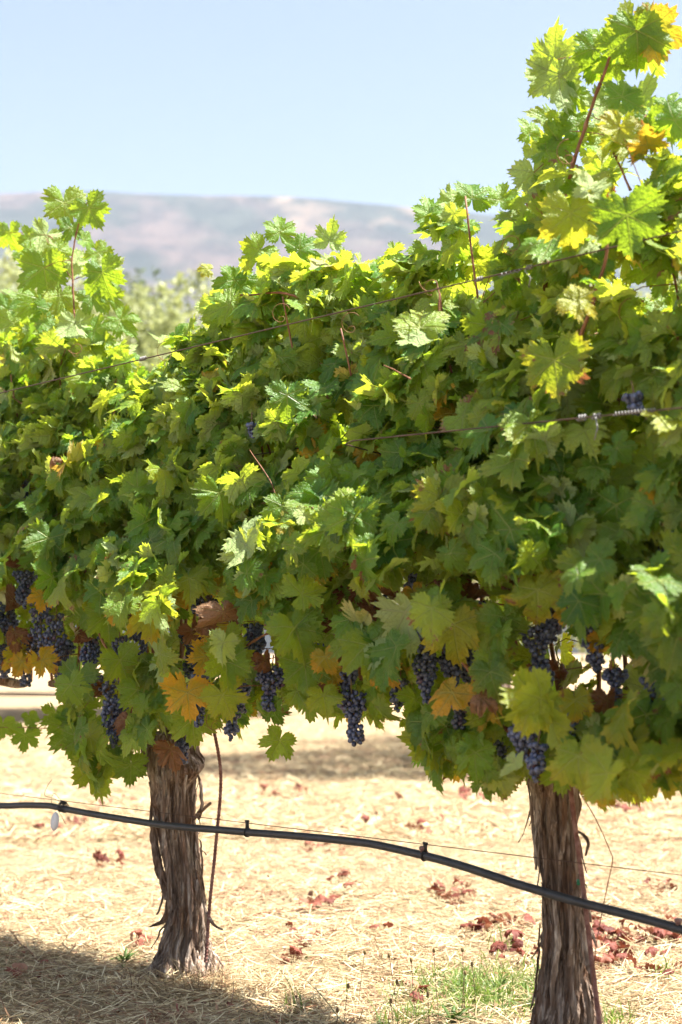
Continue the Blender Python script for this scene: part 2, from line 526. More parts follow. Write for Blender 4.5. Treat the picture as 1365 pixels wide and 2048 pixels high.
# ------------------------------------------------------------------ vine leaf prototypes
NO = 96
CT = [(0, 1.02), (9, .93), (19, .86), (26, .76), (30, .5), (34, .76), (43, .87), (53, .97), (62, .89), (73, .82), (80, .74), (85, .5), (90, .72), (100, .80), (110, .86), (124, .79), (140, .73), (154, .64), (166, .5), (174, .24), (180, .05)]
def leaf_outline(sin1, sin2, base, jit, g):
    th = np.arange(NO) * 2 * math.pi / NO
    deg = np.degrees(th)
    side = np.where(deg > 180, 1, 0)
    d = np.where(deg > 180, 360 - deg, deg)
    d = d + 0.0
    ca = np.array([c[0] for c in CT], float)
    out = np.zeros(NO)
    for s in (0, 1):
        cr = np.array([c[1] for c in CT], float)
        cr[4] = sin1 * g.uniform(.8, 1.2); cr[11] = sin2 * g.uniform(.8, 1.2)
        cr[3] *= g.uniform(.86, 1.0); cr[5] *= g.uniform(.86, 1.0)
        cr[6:10] *= g.uniform(.86, 1.06); cr[12:19] *= g.uniform(.86, 1.08) * base
        off = g.uniform(-3, 3)
        v = np.interp(d + off * np.sin(np.radians(d)), ca, cr)
        out = np.where(side == s, v, out)
    # teeth: every second outline point stands out
    k_ = np.arange(NO) % 3
    tooth = np.where(k_ == 0, .092, np.where((k_ == 1) == (th < math.pi), -.055, .0))
    big = 0.035 * np.sin(th * 16 + g.uniform(0, 6))
    out = out * (1 + tooth * (1 + g.uniform(-.5, .7, NO)) + big * 0.5)
    for _ in range(g.integers(0, 3)):
        i_ = int(g.integers(6, 90)); out[i_] *= g.uniform(.45, .75); out[(i_ + 1) % NO] *= .93
    out[NO // 2] = 0.04
    return th, out
def leaf_topology():
    rings = [24, 48, NO]
    starts = [1, 25, 73]
    T = []
    for j in range(24):
        T.append((0, 1 + j, 1 + (j + 1) % 24))
    for k in range(2):
        n = rings[k]; s0 = starts[k]; s1 = starts[k + 1]; n2 = rings[k + 1]
        for j in range(n):
            a = s0 + j; b = s0 + (j + 1) % n
            c0 = s1 + 2 * j; c1 = s1 + (2 * j + 1) % n2; c2 = s1 + (2 * j + 2) % n2
            T += [(a, c0, c1), (a, c1, b), (b, c1, c2)]
    T = np.array(T, dtype=np.int32)
    return T[:, ::-1].copy()            # angle runs clockwise from the tip, so flip
LT = leaf_topology()
NVL = 73 + NO
def make_leaf(seed, crumple=0.0):
    g = np.random.default_rng(seed)
    th, ro = leaf_outline(g.uniform(.34, .72), g.uniform(.40, .72), g.uniform(.9, 1.12), 0.03, g)
    P = [(0.0, 0.0)]
    # inner rings follow the outline, softened
    sm = np.convolve(np.concatenate([ro[-6:], ro, ro[:6]]), np.ones(7) / 7, 'same')[6:-6]
    for (n, f, mixs) in ((24, .34, .85), (48, .68, .45), (NO, 1.0, 0.0)):
        st = NO // n
        rr = (ro * (1 - mixs) + np.minimum(sm, ro / max(f, .01) * 0.95) * mixs)[::st] * f
        t = th[::st]
        for a, r_ in zip(t, rr): P.append((r_ * math.sin(a), r_ * math.cos(a)))
    P = np.array(P)
    x, y = P[:, 0], P[:, 1]
    r = np.hypot(x, y); a = np.arctan2(x, y)
    fold = g.uniform(-.15, .55); droop = g.uniform(.0, .55); tip = g.uniform(-.15, .6)
    z = fold * np.abs(x) - droop * r ** 2.2 * (0.5 + 0.5 * np.abs(np.sin(a)))
    z = z - tip * np.maximum(y, 0) ** 2
    z = z + 0.10 * r ** 1.5 * np.sin(a * g.integers(4, 7) + g.uniform(0, 6)) + 0.028 * r ** 2 * np.sin(a * 11 + g.uniform(0, 6))
    ph = g.uniform(0, 6, 4)
    z = z + 0.05 * np.sin(x * 7 + ph[0]) * np.cos(y * 6 + ph[1]) + 0.022 * np.sin(x * 17 + ph[1]) * np.cos(y * 15 + ph[2])
    z = z + g.uniform(.0, .22) * np.maximum(r - .55, 0) * np.sin(a * 3 + ph[3]) * 2
    # curl about a slanted axis
    cu = g.uniform(-.5, .5)
    z = z + cu * (x * math.cos(ph[2]) + y * math.sin(ph[2])) ** 2 * 0.5
    X = np.stack([x, y, z], -1)
    if crumple > 0:
        for k in range(3):
            ax = g.normal(size=3); ax[2] *= .2; ax /= np.linalg.norm(ax)
            nrm = np.cross(ax, [0, 0, 1]); nrm /= np.linalg.norm(nrm)
            dd = X @ nrm - g.uniform(-.1, .3)
            ang = np.where(dd > 0, dd * crumple * g.uniform(1.4, 2.8), 0) * (1 if g.random() < .7 else -1)
            ang = np.clip(ang, -2.3, 2.3)
            # rodrigues about axis through the fold
            pt = X - np.outer(dd, nrm)
            vec = X - pt
            c, s = np.cos(ang * .7)[:, None], np.sin(ang * .7)[:, None]
            X = pt + vec * c + np.cross(np.broadcast_to(ax, vec.shape), vec) * s
        X[:, 2] += crumple * 0.09 * np.sin(x * 13 + ph[3]) * np.sin(y * 12 + ph[0]) + crumple * .08 * np.sin(a * 9 + ph[1]) * r
    return X, P
NVAR = 36
LEAVES = [make_leaf(100 + i) for i in range(NVAR)]
DRYLEAVES = [make_leaf(300 + i, 1.0) for i in range(14)]
HALFDRY = [make_leaf(400 + i, 0.45) for i in range(10)]
LUV = [l[1] for l in LEAVES]

class Foliage:
    """leaf instances that are baked into one mesh"""
    def __init__(s): s.V = []; s.UV = []; s.T = []; s.pv = []; s.pt = []
    def add(s, pos, nrm, tipd, size, tint, proto=None):
        X, UV = proto if proto is not None else LEAVES[rng.integers(NVAR)]
        n = Vector(nrm).normalized(); t = Vector(tipd); t = (t - n * t.dot(n))
        if t.length < 1e-4: t = n.orthogonal()
        t.normalize(); xx = t.cross(n)
        mm = np.array([xx, t, n])          # rows: local axes in world
        s.V.append((X * size) @ mm + np.array(pos)); s.UV.append(UV)
        s.T.append(np.broadcast_to(np.array(tint, dtype=np.float32), (NVL, 4)))
        return t
    def mesh(s, name, origin):
        k = len(s.V)
        V = np.concatenate(s.V) - np.array(origin)
        Fc = (LT[None] + (np.arange(k) * NVL)[:, None, None]).reshape(-1, 3)
        UV = np.concatenate(s.UV); T = np.concatenate(s.T)
        mi = np.zeros(len(Fc), dtype=np.int32)
        fs = [Fc]
        if s.pt:
            mb = MB()
            for (p, r_) in s.pt: mb.tube(p, r_, 5, caps=False)
            PV = np.array([tuple(v) for v in mb.v]) - np.array(origin)
            fs.append(np.array(mb.q, dtype=np.int32) + len(V))
            V = np.concatenate([V, PV]); UV = np.concatenate([UV, np.zeros((len(PV), 2))]); T = np.concatenate([T, np.zeros((len(PV), 4))])
            mi = np.concatenate([mi, np.ones(len(mb.q), dtype=np.int32)])
        return mesh_np(name, V, fs, [M['leaf'], M['petiole']], uv=UV, attrs={'tint': T}, mi=mi)
    def petiole(s, a, b, c, r=0.0013):
        s.pt.append(([a, b, c], [r, r * 1.05, r * 1.3]))

# ------------------------------------------------------------------ the vines
VN = ['right_edge', 'right', 'left', 'left_edge']
VLAB = ['leafy grapevine at the right edge, nearest the camera, its trunk out of sight',
        'tall grapevine right of centre, its straight shaggy trunk beside a smooth rusty stake',
        'grapevine on the left, its thick gnarled trunk beside a ribbed rusty rebar',
        'leafy grapevine at the left edge of the view with dark bunches over bare ground']
VU = [-SP, 0.0, SP, 2 * SP]
VINE = []
for k in range(4):
    VINE.append(empty('grapevine', row(VU[k], 0, 0), label=VLAB[k], cat='grapevine', group='grapevines in the trellised row'))
def vine_of(u):
    return int(np.clip(round((u + SP) / SP), 0, 3))

# outlines of the leafy wall in photo pixels
TOPX = [-400, 0, 60, 130, 230, 290, 335, 400, 440, 470, 520, 560, 620, 690, 760, 800, 840, 900, 960, 1010, 1035, 1065, 1095, 1130, 1180, 1240, 1300, 1365, 1700]
TOPY = [620, 640, 625, 590, 660, 690, 640, 600, 560, 500, 485, 465, 480, 470, 492, 450, 425, 380, 372, 420, 345, 320, 215, 205, 200, 165, 175, 205, 230]
BOTX = [-400, 0, 60, 120, 145, 165, 200, 235, 260, 300, 390, 430, 480, 520, 560, 640, 690, 750, 800, 830, 870, 930, 985, 1060, 1150, 1290, 1330, 1365, 1700]
BOTY = [1400, 1330, 1300, 1340, 1480, 1560, 1590, 1540, 1500, 1480, 1480, 1460, 1450, 1455, 1420, 1415, 1440, 1450, 1425, 1500, 1545, 1545, 1585, 1555, 1575, 1605, 1575, 1580, 1600]

# bunches of grapes: px, py of the top, length px, width px, w
BUN = [(52, 1145, 60, 45, .30), (78, 1200, 110, 70, .33), (112, 1225, 115, 60, .30), (12, 1205, 90, 45, .30), (60, 1270, 95, 50, .28), (128, 1280, 75, 45, .25),
       (8, 1290, 60, 34, .25), (215, 1345, 140, 62, .33), (240, 1275, 70, 62, .28), (185, 1275, 85, 50, .28), (235, 1400, 70, 46, .3),
       (408, 1195, 85, 52, .30), (388, 1255, 95, 55, .27), (402, 1335, 120, 58, .35), (465, 1430, 48, 34, .3), (508, 1250, 75, 55, .30), (478, 1360, 60, 46, .22), (545, 1335, 80, 62, .32),
       (368, 1478, 44, 34, .20), (705, 1385, 105, 52, .33), (690, 1325, 70, 50, .30), (850, 1265, 135, 58, .36), (832, 1150, 70, 50, .26), (905, 1285, 95, 58, .28), (922, 1395, 58, 38, .36),
       (950, 1205, 80, 46, .28), (1072, 1250, 125, 78, .33), (1112, 1215, 65, 46, .28), (1046, 1438, 70, 56, .38), (1078, 1490, 70, 42, .40), (1006, 1480, 42, 30, .27), (1150, 1400, 70, 52, .28),
       (1178, 1245, 55, 38, .28), (1190, 1290, 50, 42, .28), (1338, 1375, 85, 50, .30), (1335, 1060, 60, 42, .30), (50, 965, 40, 30, .22), (505, 848, 26, 24, .32), (1268, 792, 34, 44, .38), (1300, 1360, 55, 38, .3),
       (640, 1290, 60, 48, .22), (600, 1300, 70, 50, .2), (760, 1190, 60, 50, .2), (930, 1300, 60, 50, .2), (1230, 1340, 60, 45, .24), (800, 1360, 55, 44, .22), (285, 1250, 60, 46, .2)]
BUN = [(a_, b_, c_, d_, (e_ - .05 if a_ < 800 else e_)) for (a_, b_, c_, d_, e_) in BUN]
bun_px = np.array([(b[0], b[1] + b[2] * .5, b[2] * .5, b[3] * .5, b[4]) for b in BUN if (b[0], b[1]) not in ((50, 965), (505, 848), (1338, 1375), (1335, 1060))])

def hero_proj_w(u):
    return 0.0
_topc = {}
def top_of(u):
    k = round(u, 2)
    if k not in _topc:
        px, py = proj(np.array([tuple(row(k, 0, 1.8))]))
        _topc[k] = at(px[0], float(np.interp(px[0], TOPX, TOPY)), 0).z
    return _topc[k]
def half_width(u, h):
    t_ = top_of(u)
    f = min(1, max(0, (h - 1.22) / max(.3, t_ - 1.22)))
    hw = .45 - .36 * f ** .85
    if h < 1.0: hw -= .10 * (1.0 - h) / .3
    if u < 0.1: hw += 0.08 * min(1, (0.1 - u) / 0.5)
    hw *= 1 + 0.36 * mn.noise(Vector((u * 3.1, h * 3.3, 9.0))) + 0.20 * mn.noise(Vector((u * 8, h * 8, 2.0)))
    return max(hw, 0.08)
FOL = [Foliage() for _ in range(4)]
CANES = []     # (vine index, points, radius)
def auto_canes():
    g = random.Random(5)
    u = -1.5
    while u < 4.3:
        u += g.uniform(.085, .15)
        w = g.uniform(-.05, .05)
        p = row(u, w, .95)
        px, py = proj(np.array([tuple(row(u, 0, 1.5))]))
        ty = np.interp(px[0], TOPX, TOPY)
        top = at(px[0], ty + 110, 0).z + g.uniform(-.25, .0)
        pts = []
        du = g.uniform(-.16, .16); dw = g.uniform(-.12, .30)
        n = 7
        for i in range(n):
            f = i / (n - 1)
            pts.append(row(u + du * f + g.uniform(-.02, .02), w + dw * f ** 1.3 + g.uniform(-.015, .015), .94 + (top - .94) * f))
        CANES.append((vine_of(u), smooth_path(pts, 3), [0.0062 - 0.0038 * i / ((n - 1) * 3) for i in range((n - 1) * 3 + 1)]))
auto_canes()
CP = np.array([tuple(p) for c in CANES for p in c[1][:-4]])

def tint_for(py, px, sunny=False):
    """leaf colour: greener high, with sunlit brightness painted in there, yellower low and to the right"""
    f = np.clip((py - 700) / 800, 0, 1)
    r = float(np.clip(rng.normal(.42 + .30 * (1 - f), .25), 0, 1))  # mean tone lightens with height, standing in for sun on the upper leaves
    right = np.clip((px - 800) / 500, 0, 1)
    y = float(max(0, rng.normal(.0 + .13 * f + .09 * right, .10)))
    d = 0.0
    if rng.random() < 0.03 + .14 * f + .08 * right: d = float(rng.uniform(.2, .5))
    if rng.random() < .012 + .02 * f: y = float(rng.uniform(.5, 1))
    return (r, min(y, 1), d, 1)

def grow():
    n_try = 0; placed = 0
    cnt_ = [0] * len(CP)
    N = 9600
    nrm_noise = lambda: Vector(rng.normal(size=3))
    while placed < N and n_try < 400000:
        n_try += 1
        u = rng.uniform(-1.35, 4.3)
        h = rng.uniform(.55, 2.62)
        hw = half_width(u, h)
        q = rng.random()
        if q < .50: wf = rng.uniform(.45, 1.12)
        elif q < .72: wf = rng.uniform(-.5, .55)
        else: wf = rng.uniform(-1.05, -.5)
        w = wf * hw
        if u > 3.1 and rng.random() < .35: continue
        if wf < -.4 and h < 1.2: continue
        if wf < .15 and h < 1.2 and rng.random() < .2: continue
        if wf < -.3 and h < 1.4: continue
        if wf < -.2 and h < 1.0: continue
        p = row(u, w, h)
        px, py = proj(np.array([tuple(p)])); px = px[0]; py = py[0]
        ty = np.interp(px, TOPX, TOPY); by = np.interp(px, BOTX, BOTY) + 38 * mn.noise(Vector((px * .021, 4, 0))) - 8
        if py < ty + 30 + rng.uniform(0, 18) or py > by - 22 - rng.uniform(0, 38): continue
        hi = float(np.clip((h - 1.15) / .8, 0, 1))
        if mn.noise(Vector((u * 8, w * 8, h * 8))) < -.20 + .16 * hi: continue
        # sparse top edge and the back a bit lower
        # thinning around the bunches
        fz = (h - .75) / 1.4
        if w > .08:
            dx = (px - bun_px[:, 0]) / (bun_px[:, 3] + 27); dy = (py + 18 - bun_px[:, 1]) / (bun_px[:, 2] + 26)
            m_ = (dx * dx + dy * dy < 1.0) & (w > bun_px[:, 4] - .14)
            if m_.any(): continue
        if py < ty + 110 and rng.random() < .30: continue
        if px > 980 and py < 620 and rng.random() < .42: continue
        if px > 1060 and py < 430 and rng.random() < .4: continue
        if py > 1150 and rng.random() < .12: continue
        toptop = np.clip((ty + 160 - py) / 130, 0, 1)
        out = RN * (1.0 if wf > 0.25 else (-1.0 if wf < -.25 else wf * 2))
        up = 0.25 + 0.8 * toptop + .70 * hi + (0.25 if wf > .9 else 0)
        nn = out * (0.95 - .35 * toptop) + Vector((0, 0, 1)) * up + nrm_noise() * (.50 + .50 * max(toptop, hi))
        if rng.random() < 0.08 + .28 * toptop: nn = -nn
        if nn.z < -0.4 and rng.random() < .7: nn.z *= -1
        tipd = Vector((0, 0, -1)) + out * 0.35 + nrm_noise() * (.45 + .55 * max(toptop, hi))
        size = float(np.clip(rng.normal(.0605, .0165), .026, .098))
        if toptop > .5: size *= .85
        vi = vine_of(u)
        t = FOL[vi].add(p, nn, tipd, size, tint_for(py, px))
        if wf > .45 and rng.random() < .7 and -0.6 < u < 3.0:
            d2 = ((CP - np.array(p)) ** 2).sum(1); c = Vector(CP[d2.argmin()])
            if (c - p).length < .22 and cnt_[int(d2.argmin())] < 2:
                cnt_[int(d2.argmin())] += 1
                a = Vector(p); mid = a + (c - a) * .5 + Vector((0, 0, .02)) - t * .02
                FOL[vi].petiole(a, mid, c)
        placed += 1
    return placed
def fringe():
    k = 0
    while k < 420:
        px = float(rng.uniform(-60, 1420)); by = float(np.interp(px, BOTX, BOTY)) + 38 * mn.noise(Vector((px * .021, 4, 0)))
        py = by - float(rng.uniform(18, 150)); w = float(rng.uniform(-.12, .36))
        dx = (px - bun_px[:, 0]) / (bun_px[:, 3] + 12); dy = (py + 14 - bun_px[:, 1]) / (bun_px[:, 2] + 14)
        if ((dx * dx + dy * dy < 1) & (w > bun_px[:, 4] - .05)).any(): continue
        p = at(px, py, w); u = (p - P0).dot(RD)
        nn = RN + Vector((0, 0, .25)) + Vector(rng.normal(size=3)) * .5
        FOL[vine_of(u)].add(p, nn, Vector((0, 0, -1)) + Vector(rng.normal(size=3)) * .45, float(rng.uniform(.030, .072)), tint_for(py, px))
        k += 1
NPL = grow()
fringe()
print('leaves', NPL, 'script')

# ------------------------------------------------------------------ leaves placed one by one (shoots and edges)
CAMP = Vector((0, 0, CAMZ))
def hero(px, py, rpx, w, tilt=(0, 0), tip=(0, -1), tint=None, back=False, proto=None, stem=None):
    """rpx: length petiole to tip in px; tilt: normal offset (right, up) from facing the camera; tip: direction in the picture"""
    p = at(px, py, w)
    d = (p - CAMP).length
    n = (CAMP - p).normalized() + Vector((1, 0, 0)) * tilt[0] + Vector((0, 0, 1)) * tilt[1]
    if back: n = -n
    td = Vector((tip[0], 0, -tip[1] * -1)) if False else Vector((tip[0], 0, tip[1]))
    size = rpx * (.82 if w > .22 else 1.0) * d / F
    u = (p - P0).dot(RD)
    if tint is None: tint = tint_for(py, px)
    vi = vine_of(u)
    FOL[vi].add(p, n, td, size, tint, proto)
    if stem is not None:
        b = at(stem[0], stem[1], w - .03)
        FOL[vi].petiole(p, (p + b) / 2 + Vector((0, 0, .008)), b, 0.0013)
G = lambda r=.5, y=0.05, d=0.0: (r, y, d, 1)
# left shoot
for a in [(128, 405, 52, .12, (.2, .2), (.1, -1), G(.6, .15)), (178, 415, 44, .12, (-.3, .3), (.5, -.9), G(.45)), (20, 465, 40, .1, (-.6, 0), (.1, -1), G(.5), False, None, (105, 475)),
          (62, 478, 30, .1, (.5, .5), (-.8, -.3), G(.6)), (92, 470, 40, .08, (.3, .4), (-.5, -.8), G(.5), True, None, (105, 478)), (118, 500, 34, .1, (.3, .3), (.5, -.7), G(.7, .1)),
          (88, 535, 62, .16, (-.2, .1), (.1, -1), G(.5), False, None, (143, 520)), (150, 525, 46, .06, (.4, .5), (.5, -.6), G(.6), True), (205, 545, 52, .12, (-.3, .1), (.25, -1), G(.4), False, None, (146, 560)),
          (220, 530, 32, .05, (.3, .6), (.7, .5), G(.8, .1), True), (122, 590, 46, .12, (.4, .3), (-.3, -1), G(.7, .2)), (185, 590, 40, .1, (-.2, .4), (.6, -.8), G(.5)), (150, 645, 50, .15, (.2, .4), (.1, -1), G(.7), True, None, (148, 620)),
          (100, 620, 48, .05, (.4, .4), (-.6, -.6), G(.4)), (190, 660, 44, .1, (-.5, .5), (.7, -.6), G(.5, .1)), (110, 665, 46, .15, (.1, .3), (-.2, -1), G(.6)),
          (38, 600, 50, -.05, (.1, .4), (.3, -1), G(.6, .1)), (15, 620, 50, .0, (.3, .3), (-.3, -1), G(.5)), (75, 595, 54, .05, (-.2, .3), (.2, -1), G(.7)),
          (196, 505, 32, .05, (-.2, .5), (.6, -.6), G(.7)), (28, 645, 54, .05, (.2, .4), (.1, -1), G(.8)), (215, 590, 40, .0, (-.2, .5), (.6, -.6), G(.6)), (140, 455, 30, .1, (.3, .3), (-.3, -.9), G(.4)),
          (45, 500, 28, .0, (.2, .4), (.2, -1), G(.5)), (240, 640, 42, .0, (-.2, .5), (.6, -.6), G(.6)),
          (75, 520, 36, .0, (.2, .6), (-.9, .2), G(.5)), (168, 480, 26, .05, (.3, .6), (.9, .1), G(.6))]:
    hero(*a)
# top right shoot
for a in [(1110, 120, 62, .15, (.4, .3), (-.15, .9), G(.6), True, None, (1165, 118)), (1120, 150, 66, .15, (.35, .0), (.05, -1), G(.5), True, None, (1140, 118)), (1092, 150, 50, .15, (.5, .2), (-.6, -.8), G(.6), True),
          (1188, 95, 54, .12, (.2, .3), (-.1, -1), G(.4), False, None, (1205, 160)), (1200, 75, 34, .08, (.3, .5), (-.4, .8), G(.6)), (1262, 52, 52, .15, (-.1, .1), (-.2, .9), G(.65, .15), False, None, (1240, 80)),
          (1275, 60, 72, .15, (.1, .2), (.05, -1), G(.45, .05), False, None, (1225, 110)), (1300, 60, 66, .12, (-.4, .2), (.9, -.25), (.6, .75, .0, 1)), (1240, 85, 50, .14, (.3, .1), (-.5, -.9), G(.5)),
          (1300, 105, 46, .1, (-.8, 0), (.1, -1), G(.6)), (1225, 130, 40, .13, (.2, .1), (-.4, -1), G(.5)), (1310, 25, 30, .1, (0, .9), (.9, .4), G(.7)), (1195, 130, 40, .1, (-.3, .1), (.4, -1), G(.35)),
          (1150, 190, 42, .1, (.3, .2), (-.3, -1), G(.5)), (1245, 195, 50, .15, (.1, .6), (.2, .9), G(.4)), (1215, 210, 50, .1, (.4, .4), (-.6, -.7), G(.5), True), (1275, 210, 56, .1, (.2, .6), (.4, .7), G(.4), True),
          (1118, 240, 34, .12, (.2, .2), (-.1, -1), G(.7, .15)), (1060, 265, 34, .1, (.7, .3), (-.4, 1), G(.6)), (1065, 300, 26, .12, (.4, .3), (.4, -1), G(.7), True), (1068, 345, 58, .14, (.2, .3), (.1, -1), (.7, .1, .35, 1), True, None, (1110, 320)),
          (1120, 285, 50, .13, (.2, .2), (-.5, -.8), G(.45)), (1155, 250, 44, .1, (.3, .3), (-.2, .8), G(.5)), (1300, 250, 54, .2, (.1, .1), (.3, -1), G(.4, .1)), (1245, 262, 56, .22, (.1, .0), (.1, -1), (.7, .35, 0, 1)),
          (1350, 240, 50, .2, (-.2, .3), (.4, .5), G(.4)), (1340, 215, 40, .1, (-.2, .3), (.2, 1), G(.5))]:
    hero(*a)
# big leaves that stand out of the wall
for a in [(840, 655, 88, .42, (-.1, .75), (.0, .9), G(.9, .12)), (835, 672, 70, .44, (.1, .9), (.1, -1), G(.7), True), (1142, 425, 92, .42, (.2, .1), (.1, -1), (.85, .35, 0, 1)), (1255, 430, 100, .45, (.0, .15), (.1, -1), G(.35)),
          (1150, 600, 60, .46, (.1, .7), (.9, -.5), (1, .5, 0, 1)), (1110, 720, 96, .48, (.0, .1), (.1, -1), (.5, .3, .35, 1)), (885, 995, 92, .46, (.0, .1), (.0, -1), (.9, .34, .36, 1)), (745, 1020, 68, .44, (.0, .3), (.1, -1), G(.6, .12)),
          (630, 990, 66, .44, (.2, .2), (.3, -1), G(.45, .05)), (565, 1010, 60, .42, (-.2, .3), (.0, -1), G(.6, .1)), (440, 985, 72, .40, (.3, .1), (.3, -1), G(.5, .1)), (575, 790, 62, .38, (0, .25), (0, -1), G(.4)), (300, 1040, 70, .38, (.2, .3), (-.1, -1), G(.35)),
          (640, 1100, 72, .42, (0, .2), (.2, -1), G(.3)), (750, 1110, 70, .42, (0, .2), (0, -1), G(.35)), (590, 1255, 84, .44, (.1, .2), (.4, -1), G(.6, .18)), (605, 1190, 66, .46, (.0, .6), (.7, .4), G(.8, .1)), (735, 1290, 88, .44, (-.1, .1), (.2, -1), G(.55, .2)),
          (610, 1330, 74, .36, (0, .2), (.1, -1), G(.5, .1)), (460, 1330, 60, .38, (.1, .1), (-.2, -1), G(.5, .15)), (445, 1390, 66, .42, (.2, .1), (.5, -.9), (.8, .30, .2, 1)), (1170, 1135, 82, .46, (.0, .2), (.1, -1), (.6, .3, .3, 1)), (1300, 1220, 84, .48, (-.2, .1), (.0, -1), G(.45, .15)),
          (1010, 1235, 66, .42, (.1, .2), (.2, -1), G(.5, .15)), (985, 1330, 60, .42, (0, .2), (.2, -1), (.6, .25, .3, 1)), (860, 1480, 74, .30, (.1, .3), (.2, -.9), G(.9, .1)), (940, 1500, 70, .28, (.2, .3), (.4, -.9), G(.8, .1)), (560, 1480, 54, .28, (.2, .2), (-.4, -.8), G(.6)),
          (240, 1320, 66, .36, (.2, .3), (.4, -1), G(.5, .15)), (215, 1230, 68, .36, (.1, .2), (.1, -1), G(.4, .1)), (110, 1110, 60, .36, (.3, .2), (-.1, -1), (.6, .2, .2, 1)), (160, 1180, 60, .36, (.1, .4), (.5, -.8), (.7, .15, .3, 1)), (275, 1380, 60, .34, (0, .1), (.2, -1), G(.5, .1)),
          (385, 1440, 66, .30, (0, .2), (.1, -1), G(.5, .15)), (50, 1470, 34, .1, (.1, .1), (-.1, -1), G(.3)), (145, 1460, 56, .15, (.3, .2), (.1, -1), G(.35)), (215, 1500, 60, .2, (0, .2), (-.2, -1), G(.5, .1)), (190, 1530, 60, .18, (-.1, .3), (.2, -1), G(.7, .15)),
          (262, 1530, 40, .2, (.1, .1), (0, -1), G(.5)), (110, 1430, 40, .1, (.8, .1), (-.2, -1), G(.5)), (60, 1435, 24, .1, (.5, .5), (.3, -1), G(.4)), (5, 1450, 30, .1, (.3, .3), (-.2, -1), G(.4)), (160, 1410, 44, .12, (.2, .2), (-.3, -1), G(.5)),
          (1120, 1600 - 60, 60, .35, (0, .2), (.1, -1), G(.4, .1)), (1160, 1500, 66, .4, (.1, .3), (.1, -1), G(.3)), (1240, 1560, 66, .38, (.1, .6), (.9, -.4), (.7, .3, .1, 1)), (1210, 1590, 36, .3, (.2, .2), (-.9, -.3), (.8, .7, .1, 1)), (1330, 1550, 46, .3, (0, .3), (.8, -.3), G(.3)),
          (985, 1540, 44, .3, (.3, .2), (-.1, -1), G(.6)), (700, 1240, 56, .4, (-.3, .5), (-.5, -.8), G(.7)), (560, 465, 40, .1, (.2, .3), (0, .9), G(.6)), (600, 500, 44, .1, (-.2, .2), (.6, .4), G(.4)), (520, 500, 46, .15, (.2, .4), (-.5, -.5), G(.7, .15)),
          (470, 560, 48, .15, (.3, .3), (-.3, -.9), G(.4)), (415, 538, 20, .1, (.2, .6), (-1, 0), (1, .4, 0, 1)), (460, 610, 50, .2, (.2, .5), (-.6, -.2), G(.8)), (945, 395, 48, .15, (.2, .4), (.1, .9), G(.4)), (905, 400, 34, .1, (.4, .4), (-.7, .2), G(.6), True),
          (1180, 375, 56, .4, (.1, 1.0), (.7, -.3), G(.9), True), (1175, 480, 44, .35, (.2, .6), (.4, -.9), G(.9), True), (1000, 400, 40, .12, (.2, .5), (.2, .9), G(.7)), (860, 430, 46, .1, (.2, .4), (-.1, .9), G(.6)), (660, 480, 40, .1, (0, .4), (.2, 1), G(.5), True)]:
    hero(*a)

for k in range(4):
    o = parent_world(VINE[k])
    link('foliage', FOL[k].mesh('foliage', o), VINE[k])

